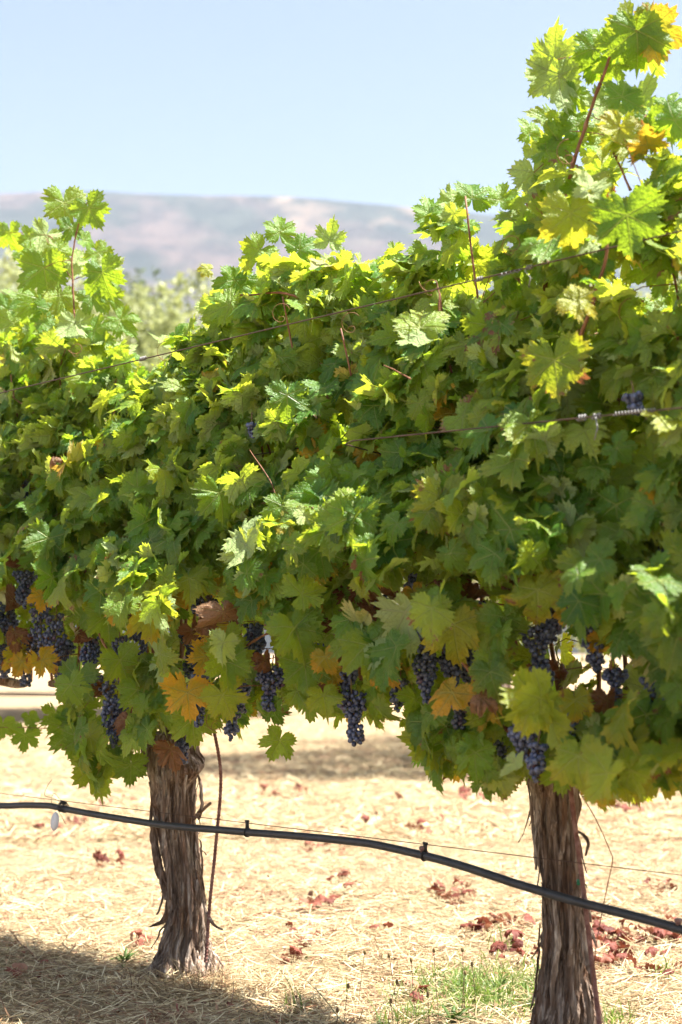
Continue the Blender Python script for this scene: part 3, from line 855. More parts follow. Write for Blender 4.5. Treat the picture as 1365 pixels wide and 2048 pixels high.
# ---- coloured and dried leaves, each a part of its vine
def leaf_part(name, label, px, py, rpx, w, tilt, tip, tint, back=False, proto=None):
    p = at(px, py, w)
    n = (CAMP - p).normalized() + Vector((1, 0, 0)) * tilt[0] + Vector((0, 0, 1)) * tilt[1]
    if back: n = -n
    f = Foliage()
    f.add(p, n, Vector((tip[0], 0, tip[1])), rpx * (p - CAMP).length / F, tint, proto)
    u = (p - P0).dot(RD); vi = vine_of(u)
    d2 = ((CP - np.array(p)) ** 2).sum(1); c = Vector(CP[d2.argmin()])
    if (c - p).length < .45: f.petiole(p, (p + c) / 2 + Vector((0, 0, .015)), c, .0012)
    link(name, f.mesh(name, p), VINE[vi], p - parent_world(VINE[vi]), label=label)
YL = [(375, 1385, 58, .44, (.1, .3), (.1, -1), (.5, 1.0, .12, 1), 'orange-yellow leaf over the left trunk'), (298, 1225, 62, .42, (.2, .2), (.1, -1), (.9, .55, .22, 1), 'yellow-green leaf with a brown edge'),
      (512, 1185, 46, .42, (.1, .2), (.0, -1), (.9, .6, .05, 1), 'small yellow leaf'), (908, 1250, 78, .46, (-.1, .3), (.1, -1), (.9, .52, .18, 1), 'large yellow-green leaf over the grapes'),
      (905, 1385, 60, .48, (.1, .5), (-.5, -.8), (.5, .95, .2, 1), 'orange-yellow torn leaf'), (845, 1215, 46, .42, (.3, .3), (-.5, -.7), (.9, .5, .1, 1), 'yellow-green curled leaf'),
      (630, 905, 46, .26, (.2, .2), (-.3, -1), (.5, .95, .1, 1), 'orange-yellow leaf inside the wall'), (690, 915, 44, .24, (0, .2), (.1, -1), (.7, .85, .12, 1), 'yellow leaf inside the wall'),
      (735, 905, 36, .24, (.2, .2), (.3, -1), (.5, .9, .25, 1), None), (85, 1190, 36, .36, (.1, .4), (-.2, -1), (.5, 1, .1, 1), 'small orange leaf over the grapes'), (85, 1320, 40, .34, (.1, .6), (.6, -.6), (.5, .9, .4, 1), None),
      (665, 1345, 34, .3, (.2, .2), (0, -1), (.7, .8, .3, 1), None), (1075, 1180, 76, .47, (-.1, .3), (.2, -1), (.7, .5, .40, 1), 'large leaf with red-brown patches'), (1150, 1400, 52, .40, (.2, .1), (.1, -1), (.6, .6, .4, 1), None),
      (1247, 1430, 40, .34, (.1, .2), (.2, -1), (.5, .9, .3, 1), None), (550, 1110, 30, .3, (.1, .2), (0, -1), (.6, .9, .1, 1), None), (1240, 255, 50, .36, (.2, .1), (-.3, -1), (.9, .5, .0, 1), 'yellow-green leaf high on the wall'),
      (960, 1440, 34, .28, (0, .2), (.2, -1), (.5, .9, .4, 1), None), (375, 1080, 26, .3, (0, .2), (0, -1), (.6, .8, .4, 1), None), (30, 1310, 40, .3, (.2, .1), (.2, -1), (.7, .7, .4, 1), None)]
for k in range(22):
    x_ = float(rng.uniform(0, 1365)); y_ = float(rng.uniform(1120, 1370) + (60 if x_ > 900 else 0))
    YL.append((x_, y_, float(rng.uniform(26, 44)), float(rng.uniform(.26, .40)), tuple(rng.uniform(-.4, .4, 2)), (float(rng.uniform(-.6, .6)), -1), (float(rng.uniform(.3, .8)), float(rng.uniform(.75, 1)), float(rng.uniform(.1, .5)), 1), None))
for i, a in enumerate(YL):
    leaf_part('yellow_leaf', a[7], *a[:7], proto=HALFDRY[i % 10])
DL = [(447, 1225, 62, .46, (.4, .2), (.1, -1), (1.0, 0, 1.0, 1), 'pale papery dried leaf'), (405, 1250, 40, .38, (.1, .4), (-.3, -.7), (.6, 0, 1, 1), None), (965, 1395, 42, .48, (.1, .6), (.5, -.6), (.8, .3, 1, 1), None),
      (342, 1498, 44, .24, (.2, .3), (.3, -1), (.8, .6, .9, 1), 'dried tan leaf caught on the trunk head'), (262, 1440, 46, .3, (.2, .2), (.2, -1), (.4, 0, 1, 1), None), (530, 1320, 36, .32, (.1, .3), (.2, -.8), (.3, .5, 1, 1), None),
      (30, 1265, 40, .34, (.1, .1), (.1, -1), (.3, .8, .8, 1), None), (165, 1125, 36, .28, (.1, .2), (0, -1), (.2, 0, 1, 1), None), (125, 1100, 30, .26, (.1, .2), (0, -1), (.2, .6, 1, 1), None), (700, 1180, 46, .28, (.3, .2), (.2, -1), (.1, 0, 1, 1), None),
      (735, 1175, 42, .28, (-.2, .2), (-.2, -1), (.2, 0, 1, 1), None), (670, 1205, 40, .3, (0, .4), (.4, -1), (.4, 0, 1, 1), None), (655, 1160, 34, .26, (0, .1), (-.2, -1), (.1, 0, 1, 1), None), (925, 1160, 42, .3, (.2, .2), (-.1, -1), (.1, 0, 1, 1), None),
      (960, 1180, 40, .3, (-.2, .2), (.1, -1), (.2, 0, 1, 1), None), (1010, 1160, 44, .34, (0, .4), (.1, -1), (.5, .3, 1, 1), None), (1060, 1165, 40, .34, (0, .4), (.3, -1), (.7, .2, .9, 1), None), (660, 1365, 34, .3, (0, .2), (0, -1), (.2, .5, 1, 1), None),
      (690, 1315, 26, .36, (0, .2), (0, -1), (.4, .4, 1, 1), None), (1215, 1400, 44, .32, (0, .2), (0, -1), (.3, .4, .9, 1), None), (110, 920, 26, .32, (0, .2), (0, -1), (.5, .3, 1, 1), None), (1200, 930, 50, .1, (0, .2), (0, -1), (.1, .3, .9, 1), None),
      (385, 1265, 34, .3, (.3, .2), (.3, -1), (.4, 0, 1, 1), None), (575, 935, 30, .22, (.3, .2), (.3, -1), (.4, 0.3, 1, 1), None), (205, 1375, 30, .28, (.3, .2), (.3, -1), (.2, 0.5, 1, 1), None), (785, 1180, 36, .26, (.3, .2), (-.3, -1), (.4, 0, 1, 1), None)]
for k in range(34):
    x_ = float(rng.uniform(0, 1365)); y_ = float(rng.uniform(1110, 1290) + (60 if x_ > 900 else 0))
    DL.append((x_, y_, float(rng.uniform(28, 46)), float(rng.uniform(.18, .30)), tuple(rng.uniform(-.5, .5, 2)), (float(rng.uniform(-.6, .6)), -1), (float(rng.uniform(.0, .5)), float(rng.uniform(0, .5)), 1, 1), None))
for i, a in enumerate(DL):
    leaf_part('dried_leaf', a[7], *a[:7], proto=DRYLEAVES[i % 14])

# ---- canes
VIS = [  # (points px, w, radius) canes that show in the photograph
    ([(181, 394), (163, 430), (150, 475), (144, 520), (146, 570), (150, 640), (158, 720), (165, 800), (166, 880), (180, 960)], .10, .0042),
    ([(106, 478), (96, 470), (60, 468), (30, 470)], .10, .0016), ([(146, 560), (125, 530), (110, 505), (92, 476)], .10, .0019),
    ([(1245, 60), (1224, 105), (1192, 190), (1172, 250), (1152, 310), (1134, 380), (1120, 450), (1098, 530), (1088, 600), (1078, 680)], .16, .0065),
    ([(1215, 430), (1212, 520), (1190, 590), (1160, 680), (1145, 730)], .34, .0060), ([(1228, 255), (1222, 285), (1236, 320), (1262, 380)], .2, .0032),
    ([(1140, 262), (1170, 263), (1205, 268), (1222, 280)], .15, .0014), ([(1180, 228), (1200, 238), (1212, 225)], .15, .0016),
    ([(424, 587), (450, 588), (500, 590), (560, 585), (620, 600)], .16, .0036), ([(448, 588), (450, 570), (452, 555)], .16, .0018),
    ([(870, 1160), (890, 1210), (908, 1290), (945, 1350), (968, 1380), (985, 1420), (1010, 1455), (1040, 1485), (1075, 1530)], .34, .0078),
    ([(963, 1215), (960, 1290), (966, 1350), (975, 1400)], .30, .0058), ([(1325, 1415), (1295, 1450), (1262, 1480), (1225, 1510), (1195, 1540)], .26, .0068),
    ([(1262, 1480), (1266, 1505), (1262, 1545)], .26, .0030), ([(195, 1262), (215, 1300), (235, 1345), (280, 1440)], .28, .0060), ([(363, 1150), (361, 1220), (363, 1290), (350, 1400)], .22, .0060),
    ([(420, 1320), (470, 1305), (520, 1275), (560, 1255)], .30, .0045), ([(255, 1484), (200, 1474), (150, 1462), (90, 1457), (0, 1455), (-60, 1460)], .12, .0017),
    ([(845, 1140), (880, 1040), (905, 1000), (900, 930)], .2, .0045), ([(990, 900), (1000, 990), (1010, 1060)], .35, .0032), ([(768, 730), (800, 745), (822, 758)], .36, .0022), ([(880, 640), (878, 590), (872, 560)], .3, .0022),
    ([(925, 1130), (985, 1150)], .3, .0028), ([(1240, 1258), (1228, 1300), (1222, 1340)], .36, .0026), ([(0, 775), (40, 805), (70, 830), (95, 870)], .2, .0032), ([(120, 790), (122, 730), (135, 690)], .12, .0028),
    ([(215, 940), (205, 880), (240, 800)], .2, .0026), ([(500, 900), (540, 960), (560, 1020), (590, 1035), (640, 1030), (700, 1022)], .38, .0020)]
for pts, w, r in VIS:
    P = smooth_path([at(x, y, w) for x, y in pts], 5)
    for i in range(1, len(P) - 1):
        P[i] = P[i] + Vector((mn.noise(P[i] * 20), mn.noise(P[i] * 20 + Vector((9, 0, 0))), 0)) * .004
    u = (P[len(P) // 2] - P0).dot(RD)
    n = len(P)
    if P[0].z > P[-1].z: rr = [r * (.55 + .45 * i / (n - 1)) for i in range(n)]
    else: rr = [r * (1 - .45 * i / (n - 1)) for i in range(n)]
    # swollen nodes
    rr = [a * (1.35 if (i % 6 == 3) else 1) for i, a in enumerate(rr)]
    CANES.append((vine_of(u), P, rr))
for vi, P, rr in CANES:
    mb = MB().tube(P, rr, 8)
    mb.build('cane', M['cane'], VINE[vi], origin=P[0])

# ---- tendrils
gt = random.Random(3)
TD = [(1135, 300), (860, 560), (430, 1440), (1200, 560), (150, 690), (700, 640), (560, 620), (1020, 480), (330, 700), (1260, 620)]
for (px, py) in TD:
    c = at(px, py, .3); pts = []
    s0 = gt.uniform(0, 6)
    for i in range(26):
        f = i / 25; rr_ = .028 * (1 - f * .75)
        a = s0 + f * 9
        pts.append(c + Vector((math.cos(a) * rr_, f * .02, math.sin(a) * rr_ - f * .03)))
    MB().tube(pts, [.0010 - .0005 * i / 25 for i in range(26)], 5).build('tendril', M['petiole'], VINE[vine_of((c - P0).dot(RD))], origin=c)

# ------------------------------------------------------------------ trunks
def trunk(vi, spine, widths, seed, twist):
    """spine: list of world points bottom to top, widths: radii"""
    g = random.Random(seed)
    P = smooth_path(spine, 26)
    n = len(P); na = 150
    ws = np.interp(np.linspace(0, 1, n), np.linspace(0, 1, len(widths)), widths)
    V = []; H = []
    gk = random.Random(int(seed * 10))
    KN = [(gk.uniform(.55, .98), gk.uniform(-3.1, .3), gk.uniform(.15, .40), gk.uniform(.025, .06)) for _ in range(6)] + [(gk.uniform(.05, .5), gk.uniform(-3.1, 3.1), gk.uniform(-.15, .30), gk.uniform(.03, .07)) for _ in range(5)] + [(.03, -2.6, .35, .05), (.03, -.5, .3, .05)]
    def surf(i, a, extra=0.0):
        t = i / (n - 1)
        z = P[i].z
        aa = a + twist * t
        c, s = math.cos(aa), math.sin(aa)
        q = Vector((c * 1.1, s * 1.1, z * 1.6 + seed))
        lump = .42 * mn.noise(q * 1.3)
        rg1 = mn.noise(Vector((c * 3.2, s * 3.2, z * 1.9 + seed * 3)))
        rg2 = mn.noise(Vector((c * 8.5 + mn.noise(Vector((c, s, z * 8))) , s * 8.5, z * 3.4 + seed)))
        rg3 = mn.noise(Vector((c * 20, s * 20, z * 9 + seed)))
        rid = (1 - abs(rg2) * 2.2) * .12 + (1 - abs(rg1) * 2) * .22 + rg3 * .045
        kn = 0.0
        for (kt, ka, kam, kw) in KN:
            da_ = (a - ka + math.pi) % (2 * math.pi) - math.pi
            kn += kam * math.exp(-((t - kt) / kw) ** 2 - (da_ / .55) ** 2)
        r = ws[i] * (1 + lump + rid - .10 + kn) + extra
        return P[i] + Vector((math.cos(a) * r, math.sin(a) * r, 0))
    for i in range(n):
        for j in range(na):
            V.append(surf(i, 2 * math.pi * j / na))
    mb = MB(); mb.v = V
    for i in range(n - 1):
        for j in range(na):
            a = i * na + j; b = i * na + (j + 1) % na
            mb.q.append((a, b, b + na, a + na))
    # cap
    c = len(mb.v); mb.v.append(P[-1] + Vector((0, 0, ws[-1] * .5)))
    for j in range(na): mb.t.append((c, (n - 1) * na + j, (n - 1) * na + (j + 1) % na))
    # flat bark strips lying on the surface
    def strip(mbx, i0, ln, a0, wd, lift0, lift1, sway=.15, frac=1.0):
        pts = []; sides = []; wds = []
        steps = 12
        for k in range(steps + 1):
            f = k / steps
            i = int(np.clip(i0 + ln * f, 0, n - 1))
            a = a0 + sway * math.sin(f * 3 + a0) - twist * 0.0 * f
            l = .002 + lift0 * (1 - f) ** 3 + lift1 * f ** 3
            p = surf(i, a, l)
            pts.append(p); sides.append((-math.sin(a) + .3 * math.sin(f * 5 + a0), math.cos(a), 0.1 * math.sin(f * 7)))
            wds.append(wd * (.35 + .65 * math.sin(math.pi * min(.97, max(.04, f))) ** .6))
        # drop duplicates
        pp = []; ss = []; ww = []
        for p, s_, w_ in zip(pts, sides, wds):
            if not pp or (p - pp[-1]).length > 1e-4: pp.append(p); ss.append(s_); ww.append(w_)
        if len(pp) > 2: mbx.ribbon(pp, ss, ww, .0016)
    for k in range(120):
        strip(mb, g.uniform(0, n * .9), g.uniform(.08, .3) * n, g.uniform(0, 6.283), g.uniform(.003, .012), g.uniform(0, .004), g.uniform(0, .005))
    tr = mb.build('trunk', M['bark'], VINE[vi])
    # peeling strips
    for k in range(30):
        m2 = MB()
        # mostly at the sides
        a0 = g.choice([math.pi, 0]) + g.uniform(-.7, .7) if g.random() < .72 else g.uniform(-2.8, -.3)
        d0 = g.uniform(.01, .05) if g.random() < .6 else .0
        d1 = g.uniform(.0, .02) if g.random() < .3 else .003
        strip(m2, g.uniform(.02, .75) * n, g.uniform(.10, .34) * n, a0, g.uniform(.005, .018), d0, d1, .25)
        if m2.v: m2.build('bark_strip', M['bark'], tr)
    # frayed fibres
    m3 = MB()
    for k in range(60):
        a = g.choice([math.pi, 0]) + g.uniform(-.8, .8); i = int(g.uniform(.05, .95) * n)
        p = surf(i, a, 0); o = (p - P[i]).normalized()
        L = g.uniform(.01, .045)
        q = [p, p + o * L * .4 + Vector((0, 0, -L * .5)), p + o * L * .7 + Vector((g.uniform(-.01, .01), 0, -L * 1.3))]
        m3.tube(q, [.0012, .0009, .0004], 4)
    for v_ in (): pass
    return tr
def sp_from(pxs, w=0.0):
    return [at(x, y, w) for x, y in pxs]
def tr_left():
    base = sp_from([(366, 1945), (362, 1900), (370, 1850), (372, 1800), (366, 1740), (360, 1690), (352, 1640), (350, 1590), (347, 1540), (345, 1495), (346, 1468)])
    r = [62, 50, 42, 35, 34, 35, 39, 43, 47, 53, 38]
    return trunk(2, base, [x / 596 * .90 for x in r], 3.3, 0.8)
def tr_right():
    base = sp_from([(1128, 2140), (1128, 2080), (1130, 2020), (1133, 1950), (1130, 1880), (1124, 1800), (1120, 1740), (1114, 1680), (1111, 1620), (1110, 1560), (1112, 1520)])
    r = [98, 84, 64, 50, 47, 46, 45, 43, 44, 52, 36]
    return trunk(1, base, [x / 771 * .76 for x in r], 8.1, 0.5)
TRL = tr_left(); TRR = tr_right()
def peel(tr, pxs, w, wd, th=.0022, mat='bark', tw=0.0):
    P = smooth_path([at(x, y, w) for x, y in pxs], 5)
    n_ = len(P); sd_ = []
    for i in range(n_):
        a = tw * i / n_ + .4 * math.sin(i * .7)
        sd_.append((math.cos(a), -math.sin(a) * .8, .15 * math.sin(i * .5)))
        P[i] = P[i] + Vector((mn.noise(P[i] * 40), mn.noise(P[i] * 33), 0)) * .004
    ww = [wd * (.25 + .75 * math.sin(math.pi * (.08 + .84 * i / (n_ - 1))) ** .7) * (1 + .35 * mn.noise(P[i] * 60)) for i in range(n_)]
    MB().ribbon(P, sd_, ww, th).build('bark_strip', M[mat], tr)
for a in [([(306, 1650), (309, 1690), (317, 1730), (326, 1765), (334, 1800)], .06, .030), ([(312, 1700), (318, 1740), (326, 1775), (322, 1810), (314, 1830)], .04, .008), ([(338, 1780), (336, 1815), (326, 1842), (299, 1855)], .08, .018),
          ([(396, 1550), (403, 1580), (404, 1612), (398, 1640)], .03, .012), ([(388, 1640), (404, 1622), (422, 1605)], .08, .012), ([(299, 1540), (304, 1590), (302, 1640), (306, 1670)], .05, .012), ([(400, 1680), (405, 1720), (403, 1760)], .03, .007),
          ([(404, 1800), (416, 1830), (428, 1850), (446, 1860)], .07, .010), ([(330, 1560), (326, 1640), (334, 1720), (340, 1800)], .088, .014), ([(372, 1550), (364, 1640), (376, 1760), (384, 1860)], .085, .015), ([(350, 1520), (356, 1600), (350, 1680)], .09, .012),
          ([(392, 1760), (398, 1800), (388, 1850), (395, 1900)], .07, .022), ([(330, 1860), (322, 1900), (310, 1930)], .07, .016), ([(300, 1470), (288, 1500), (282, 1540)], .07, .016), ([(318, 1490), (316, 1540), (326, 1580)], .09, .018)]:
    peel(TRL, *a)
for a in [([(1147, 1640), (1145, 1720), (1152, 1790), (1168, 1870), (1188, 1958)], .055, .015), ([(1155, 1835), (1166, 1890), (1176, 1930), (1194, 1962)], .06, .012), ([(1080, 1850), (1077, 1920), (1070, 1985), (1062, 2020)], .045, .006),
          ([(1152, 1662), (1168, 1670), (1177, 1690), (1172, 1712)], .05, .008), ([(1068, 1560), (1064, 1620), (1070, 1690), (1072, 1740)], .045, .010), ([(1092, 1560), (1086, 1640), (1094, 1720), (1088, 1790)], .066, .014), ([(1125, 1560), (1130, 1640), (1120, 1730)], .066, .013),
          ([(1110, 1800), (1116, 1890), (1106, 1980), (1112, 2060)], .066, .016), ([(1138, 1800), (1146, 1880), (1140, 1960), (1156, 2050)], .068, .018), ([(1094, 1830), (1090, 1920), (1082, 2000), (1068, 2060)], .060, .016), ([(1166, 1960), (1176, 2010), (1184, 2060)], .05, .016)]:
    peel(TRR, *a)
for vi in (0, 3):
    b = VINE[vi].location
    g_ = random.Random(vi)
    trunk(vi, [b + Vector((g_.uniform(-.02, .02), 0, z)) for z in (-.04, .05, .2, .4, .6, .78, .84)], [.09, .075, .065, .062, .065, .07, .04], 5.0 + vi, .7)
# cordon arms along the wire
for vi in range(4):
    b = VINE[vi].location
    for sgn in (-1, 1):
        g_ = random.Random(vi * 2 + sgn)
        pts = [b + Vector((0, 0, .74)), b + RD * sgn * .09 + Vector((0, 0, .87))]
        for k in range(1, 6):
            pts.append(b + RD * sgn * (.1 + .13 * k) + RN * g_.uniform(-.02, .02) + Vector((0, 0, .93 + g_.uniform(-.015, .015))))
        P = smooth_path(pts, 6)
        n = len(P)
        MB().tube(P, [.034 - .022 * i / (n - 1) for i in range(n)], 16, fn=lambda i, a: 1 + .18 * mn.noise(Vector((math.cos(a) * 2, math.sin(a) * 2, i * .3))) + .12 * math.sin(a * 5 + i * .2)).build('cordon_arm', M['bark'], VINE[vi], origin=P[0])

# ------------------------------------------------------------------ bunches of grapes
def bunch_mesh(seed, length, width, n):
    g = random.Random(seed)
    br = .0068
    pts = []
    tries = 0
    while len(pts) < n and tries < n * 60:
        tries += 1
        f = g.random() ** .8
        z = -f * length
        rad = width / 2 * (1 - .62 * f ** 1.3) * (.75 + .25 * math.sin(f * 9 + seed))
        a = g.uniform(0, 6.283); rr = rad * math.sqrt(g.uniform(.15, 1))
        p = Vector((math.cos(a) * rr, math.sin(a) * rr, z))
        if all((p - q[0]).length > br * 1.55 for q in pts):
            pts.append((p, br * g.uniform(.78, 1.12)))
    mb = MB(); tint = []
    for p, r_ in pts:
        k0 = len(mb.v)
        mb.sphere(p, r_, 12, 8, (1, 1, 1.05))
        t = (g.random(), g.random(), 0, 1)
        tint += [t] * (len(mb.v) - k0)
    V = np.array([tuple(v) for v in mb.v])
    me = mesh_np('grape_bunch', V, [np.array(mb.q), np.array(mb.t)], M['berry'], attrs={'tint': np.array(tint)})
    st = MB()
    st.tube([(0, 0, .035), (0.002, 0, .01), (0, 0, -length * .5), (0, 0, -length * .92)], [.0018, .0018, .0014, .0008], 6)
    for p, r_ in pts[::2]:
        st.tube([(0, 0, p.z + .008), tuple(p * .6 + Vector((0, 0, p.z * .4 + .004))), tuple(p)], [.0009, .0007, .0006], 4, caps=False)
    V = np.array([tuple(v) for v in st.v])
    ms = mesh_np('stem', V, [np.array(st.q)] + ([np.array(st.t)] if st.t else []), M['stalk'])
    return me, ms
BV = {}
for i, (px, py, L, Wd, w) in enumerate(BUN):
    p = at(px, py, w)
    s = (p - CAMP).length / F
    Lm, Wm = L * s * 1.05, Wd * s * 1.1
    key = (round(Lm / .03), round(Wm / .02), i % 2)
    if key not in BV:
        n = int(min(120, 1200 * (Lm * Wm * Wm) / .0013 * .16 + 14))
        BV[key] = bunch_mesh(i + 1, Lm, Wm, n)
    me, ms = BV[key]
    vi = vine_of((p - P0).dot(RD))
    o = link('grape_bunch', me, VINE[vi], p - parent_world(VINE[vi]))
    o.rotation_euler = (random.uniform(-.12, .12), random.uniform(-.15, .15), random.uniform(0, 6.28))
    link('stem', ms, o)

# ------------------------------------------------------------------ wires, hose and stakes
def wire(name, p, q, r, sag=0.0, mat='wire', n=80, back=None, **k):
    pts = []
    for i in range(n + 1):
        f = i / n
        v = p.lerp(q, f) + Vector((0, 0, -sag * 4 * f * (1 - f)))
        if back is not None:
            uu = (v - P0).dot(RD); t_ = min(1, max(0, (uu - back[0]) / .25)); v = v - RN * (t_ * t_ * (3 - 2 * t_) * back[1])
        pts.append(v)
    return MB().tube(pts, r, 6).build(name, M[mat], origin=p, **k)
def ext(pa, pb, w, u0, u1):
    A = at(*pa, w); B = at(*pb, w)
    ua = (A - P0).dot(RD); ub = (B - P0).dot(RD)
    f = lambda u: A.lerp(B, (u - ua) / (ub - ua))
    return f(u0), f(u1)
a, b = ext((130, 755), (1320, 472), .42, -1.6, 4.6)
tw = wire('trellis_wire', a, b, .0019, label='rusty trellis wire slanting across the upper leaves, the highest of the wires', cat='wire', group='trellis wires')
a, b = ext((900, 862), (1340, 818), .48, -1.6, 4.4)
mw = wire('trellis_wire', a, b, .0019, back=(.30, .42), label='trellis wire at the right with a grey coiled splice and small grapes above it', cat='wire', group='trellis wires')
a, b = ext((540, 905), (640, 890), .20, -1.4, 4.4)
wire('trellis_wire', a, b, .0016, label='trellis wire half hidden inside the leaf wall by the orange-yellow leaves', cat='wire', group='trellis wires')
a, b = ext((0, 1388), (110, 1391), .06, -1.6, 4.6)
wire('trellis_wire', a, b, .0018, label='trellis wire that carries the vine arms, bare at the left edge below the grapes', cat='wire', group='trellis wires')
a, b = ext((0, 1587), (1365, 1751), .11, -1.6, 4.4)
wire('trellis_wire', a, b, .0012, label='thin lowest wire stretched just above the black hose', cat='wire', group='trellis wires')
# splices (parts of the wires they close)
def coil(p, d, L, R_, r, turns, parent, name='splice', mat='steel'):
    d = d.normalized(); e = d.orthogonal().normalized(); f = d.cross(e)
    n = int(turns * 10); pts = []
    for i in range(n + 1):
        a = i / 10 * 2 * math.pi
        pts.append(p + d * (L * (i / n - .5)) + (e * math.cos(a) + f * math.sin(a)) * R_)
    return MB().tube(pts, r, 5).build(name, M[mat], parent, origin=p)
wd = -RD
coil(at(286, 717, .42), wd, .03, .005, .0022, 4, tw)
coil(at(1020, 545, .42), wd, .07, .0030, .0014, 5, tw)
for px in (960, 1060): coil(at(px, 755 - (px - 130) * .2378, .42), wd, .02, .0045, .002, 3, tw)
MB().tube([at(1050, 541, .44), at(1062, 555, .45), at(1058, 575, .45)], .0012, 5).build('wire_end', M['steel'], tw)
coil(at(1270, 824, .48), (at(1340, 818, .48) - at(1200, 832, .48)), .11, .0036, .0016, 13, mw)
for px in (1165, 1195): coil(at(px, 862 - (px - 900) * .1, .48), wd, .022, .0055, .0022, 3, mw)
MB().tube([at(1192, 834, .49), at(1196, 855, .50), at(1190, 880, .50)], .0016, 5).build('wire_end', M['steel'], mw)

HP = [(0, 1612), (50, 1611), (97, 1612), (128, 1618), (200, 1631), (308, 1648), (370, 1655), (436, 1660), (495, 1665), (600, 1673), (700, 1683), (757, 1691), (850, 1712), (910, 1728), (973, 1748), (1030, 1767), (1080, 1782), (1130, 1797), (1178, 1810), (1230, 1823), (1280, 1836), (1365, 1860)]
hw_ = .115
HPts = [row(4.4, hw_, .42), row(3.6, hw_, .44), row(3.1, hw_, .455)] + [at(x, y, hw_) for x, y in HP] + [row(-.8, hw_, .37), row(-1.4, hw_, .42)]
HPts.sort(key=lambda p: -(p - P0).dot(RD))
HS = smooth_path(HPts, 6)
hose = MB().tube(HS, .0112, 16).build('drip_hose', M['hose'], origin=HS[0], label='black irrigation hose sagging along the row in front of both trunks', cat='hose')
def hose_at(px):
    y = np.interp(px, [a for a, b in HP], [b for a, b in HP]); return at(px, y, hw_)
def ring(px, wd_, r=.0125, r2=.0028):
    c = hose_at(px); d = (hose_at(px + 12) - hose_at(px - 12)).normalized(); e = d.cross(Vector((0, 0, 1))).normalized(); f = e.cross(d)
    pts = [c + (e * math.cos(a) + f * math.sin(a)) * r for a in np.linspace(0, 2 * math.pi, 25)]
    return pts, c, d, e, f
for px in (495, 850):
    pts, c, d, e, f = ring(px, 0)
    mb = MB().tube(pts, .0030, 8)
    t = c + f * .012
    mb.ribbon([t - f * .002, t + f * .012, t + f * .022], [d] * 3, [.012, .010, .012], .006)
    mb.tube([t + f * .021 - d * .007, t + f * .021 + d * .007], .004, 8)
    mb.build('hose_clip', M['black_plastic'], hose, origin=c)
for px in (846, 1358):
    c = hose_at(px); d = (hose_at(px + 10) - hose_at(px - 10)).normalized()
    f = Vector((0, 0, 1))
    side = -Vector((d.y, -d.x, 0)) if False else RN
    b0 = c + f * .008
    mb = MB().tube([b0, b0 + f * .006, b0 + f * .007, b0 + f * .014, b0 + f * .016], [.007, .007, .0095, .0095, .006], 14)
    mb.build('dripper', M['emitter'], hose, origin=c)
# twist of black tie holding hose to wire at the left
c = hose_at(126)
mb = MB()
g_ = random.Random(12)
for k in range(4):
    pts, cc, d, e, f = ring(122 + k * 3, 0)
    pts = [p + f * .004 * (1 + math.sin(i * .25)) + d * g_.uniform(-.003, .003) for i, p in enumerate(pts)]
    mb.tube(pts, .0016, 6)
top = c + Vector((0, 0, .016))
mb.tube([top + Vector((-.012, 0, 0)), top + Vector((0, -.004, .008)), top + Vector((.012, 0, .004)), top + Vector((.004, 0, -.004)), top + Vector((-.008, 0, .012))], .004, 7)
mb.tube(smooth_path([top, top + Vector((-.03, 0, .018)), top + Vector((-.062, -.01, .03)), top + Vector((-.055, -.01, .06)), top + Vector((-.04, 0, .085))], 5), .0010, 5)
mb.tube(smooth_path([top, top + Vector((-.02, -.01, .03)), top + Vector((-.035, 0, .035)), top + Vector((-.04, 0, .005)), top + Vector((-.01, -.01, -.03)), top + Vector((.01, 0, -.07))], 5), .0009, 5)
mb.build('wire_tie', M['black_plastic'], origin=c, label='black twisted tie knotted round the hose above the white tag', cat='wire tie')
# white oval tag
mb = MB(); tc = hose_at(116) + Vector((0, 0, -.047)) + RN * .012
ax = Vector((.12, 0, 1)).normalized()
side = Vector((1, -.3, -.12)).normalized()
pts = []; sd2 = []; wds = []
for i in range(15):
    f = -1 + 2 * i / 14
    pts.append(tc + ax * f * .033); sd2.append(side); wds.append(max(.003, .032 * math.sqrt(max(0, 1 - f * f * .98))))
mb.ribbon(pts, sd2, wds, .0016)
tg = mb.build('plant_tag', M['tag'], origin=tc, label='blank white oval tag hanging from the hose at the left', cat='tag')
MB().tube([tc + ax * .030, tc + ax * .038 + RN * .004, hose_at(118) + Vector((0, 0, .008)) + RN * .006], .0008, 5).build('string', M['black_plastic'], tg)

# stakes
def stake_pts(pxs, w): return smooth_path([at(x, y, w) for x, y in pxs], 24)
SPt = stake_pts([(411, 1925), (413, 1906), (420, 1806), (428, 1730), (434, 1668), (441, 1590), (441, 1536), (432, 1480), (420, 1431), (410, 1360), (404, 1260), (402, 1150)], .07)
n = len(SPt); rr = []
for i in range(n): rr.append(.0052)
# ribbed steel: dense rings
dense = []
acc = 0
for i in range(n - 1):
    for k in range(4): dense.append(SPt[i].lerp(SPt[i + 1], k / 4))
L = 0; rr = [];
for i, p in enumerate(dense):
    if i: L += (p - dense[i - 1]).length
    rr.append(.0050 + .0014 * max(0, math.sin(L / .011 * 2 * math.pi)) ** 2)
MB().tube(dense, rr, 10).build('rebar_stake', M['rust'], origin=dense[0], label='bent ribbed rusty steel rebar standing right of the left trunk', cat='stake', group='steel stakes beside the trunks')
SPt = stake_pts([(1208, 2130), (1200, 2048), (1192, 1986), (1180, 1883), (1166, 1765), (1151, 1653), (1139, 1550), (1128, 1450), (1120, 1350)], .085)
st2 = MB().tube(SPt, .0063, 12).build('steel_stake', M['rust'], origin=SPt[0], label='smooth rusty steel rod leaning on the right side of the right trunk', cat='stake', group='steel stakes beside the trunks')
c = at(1162, 1765, .075)
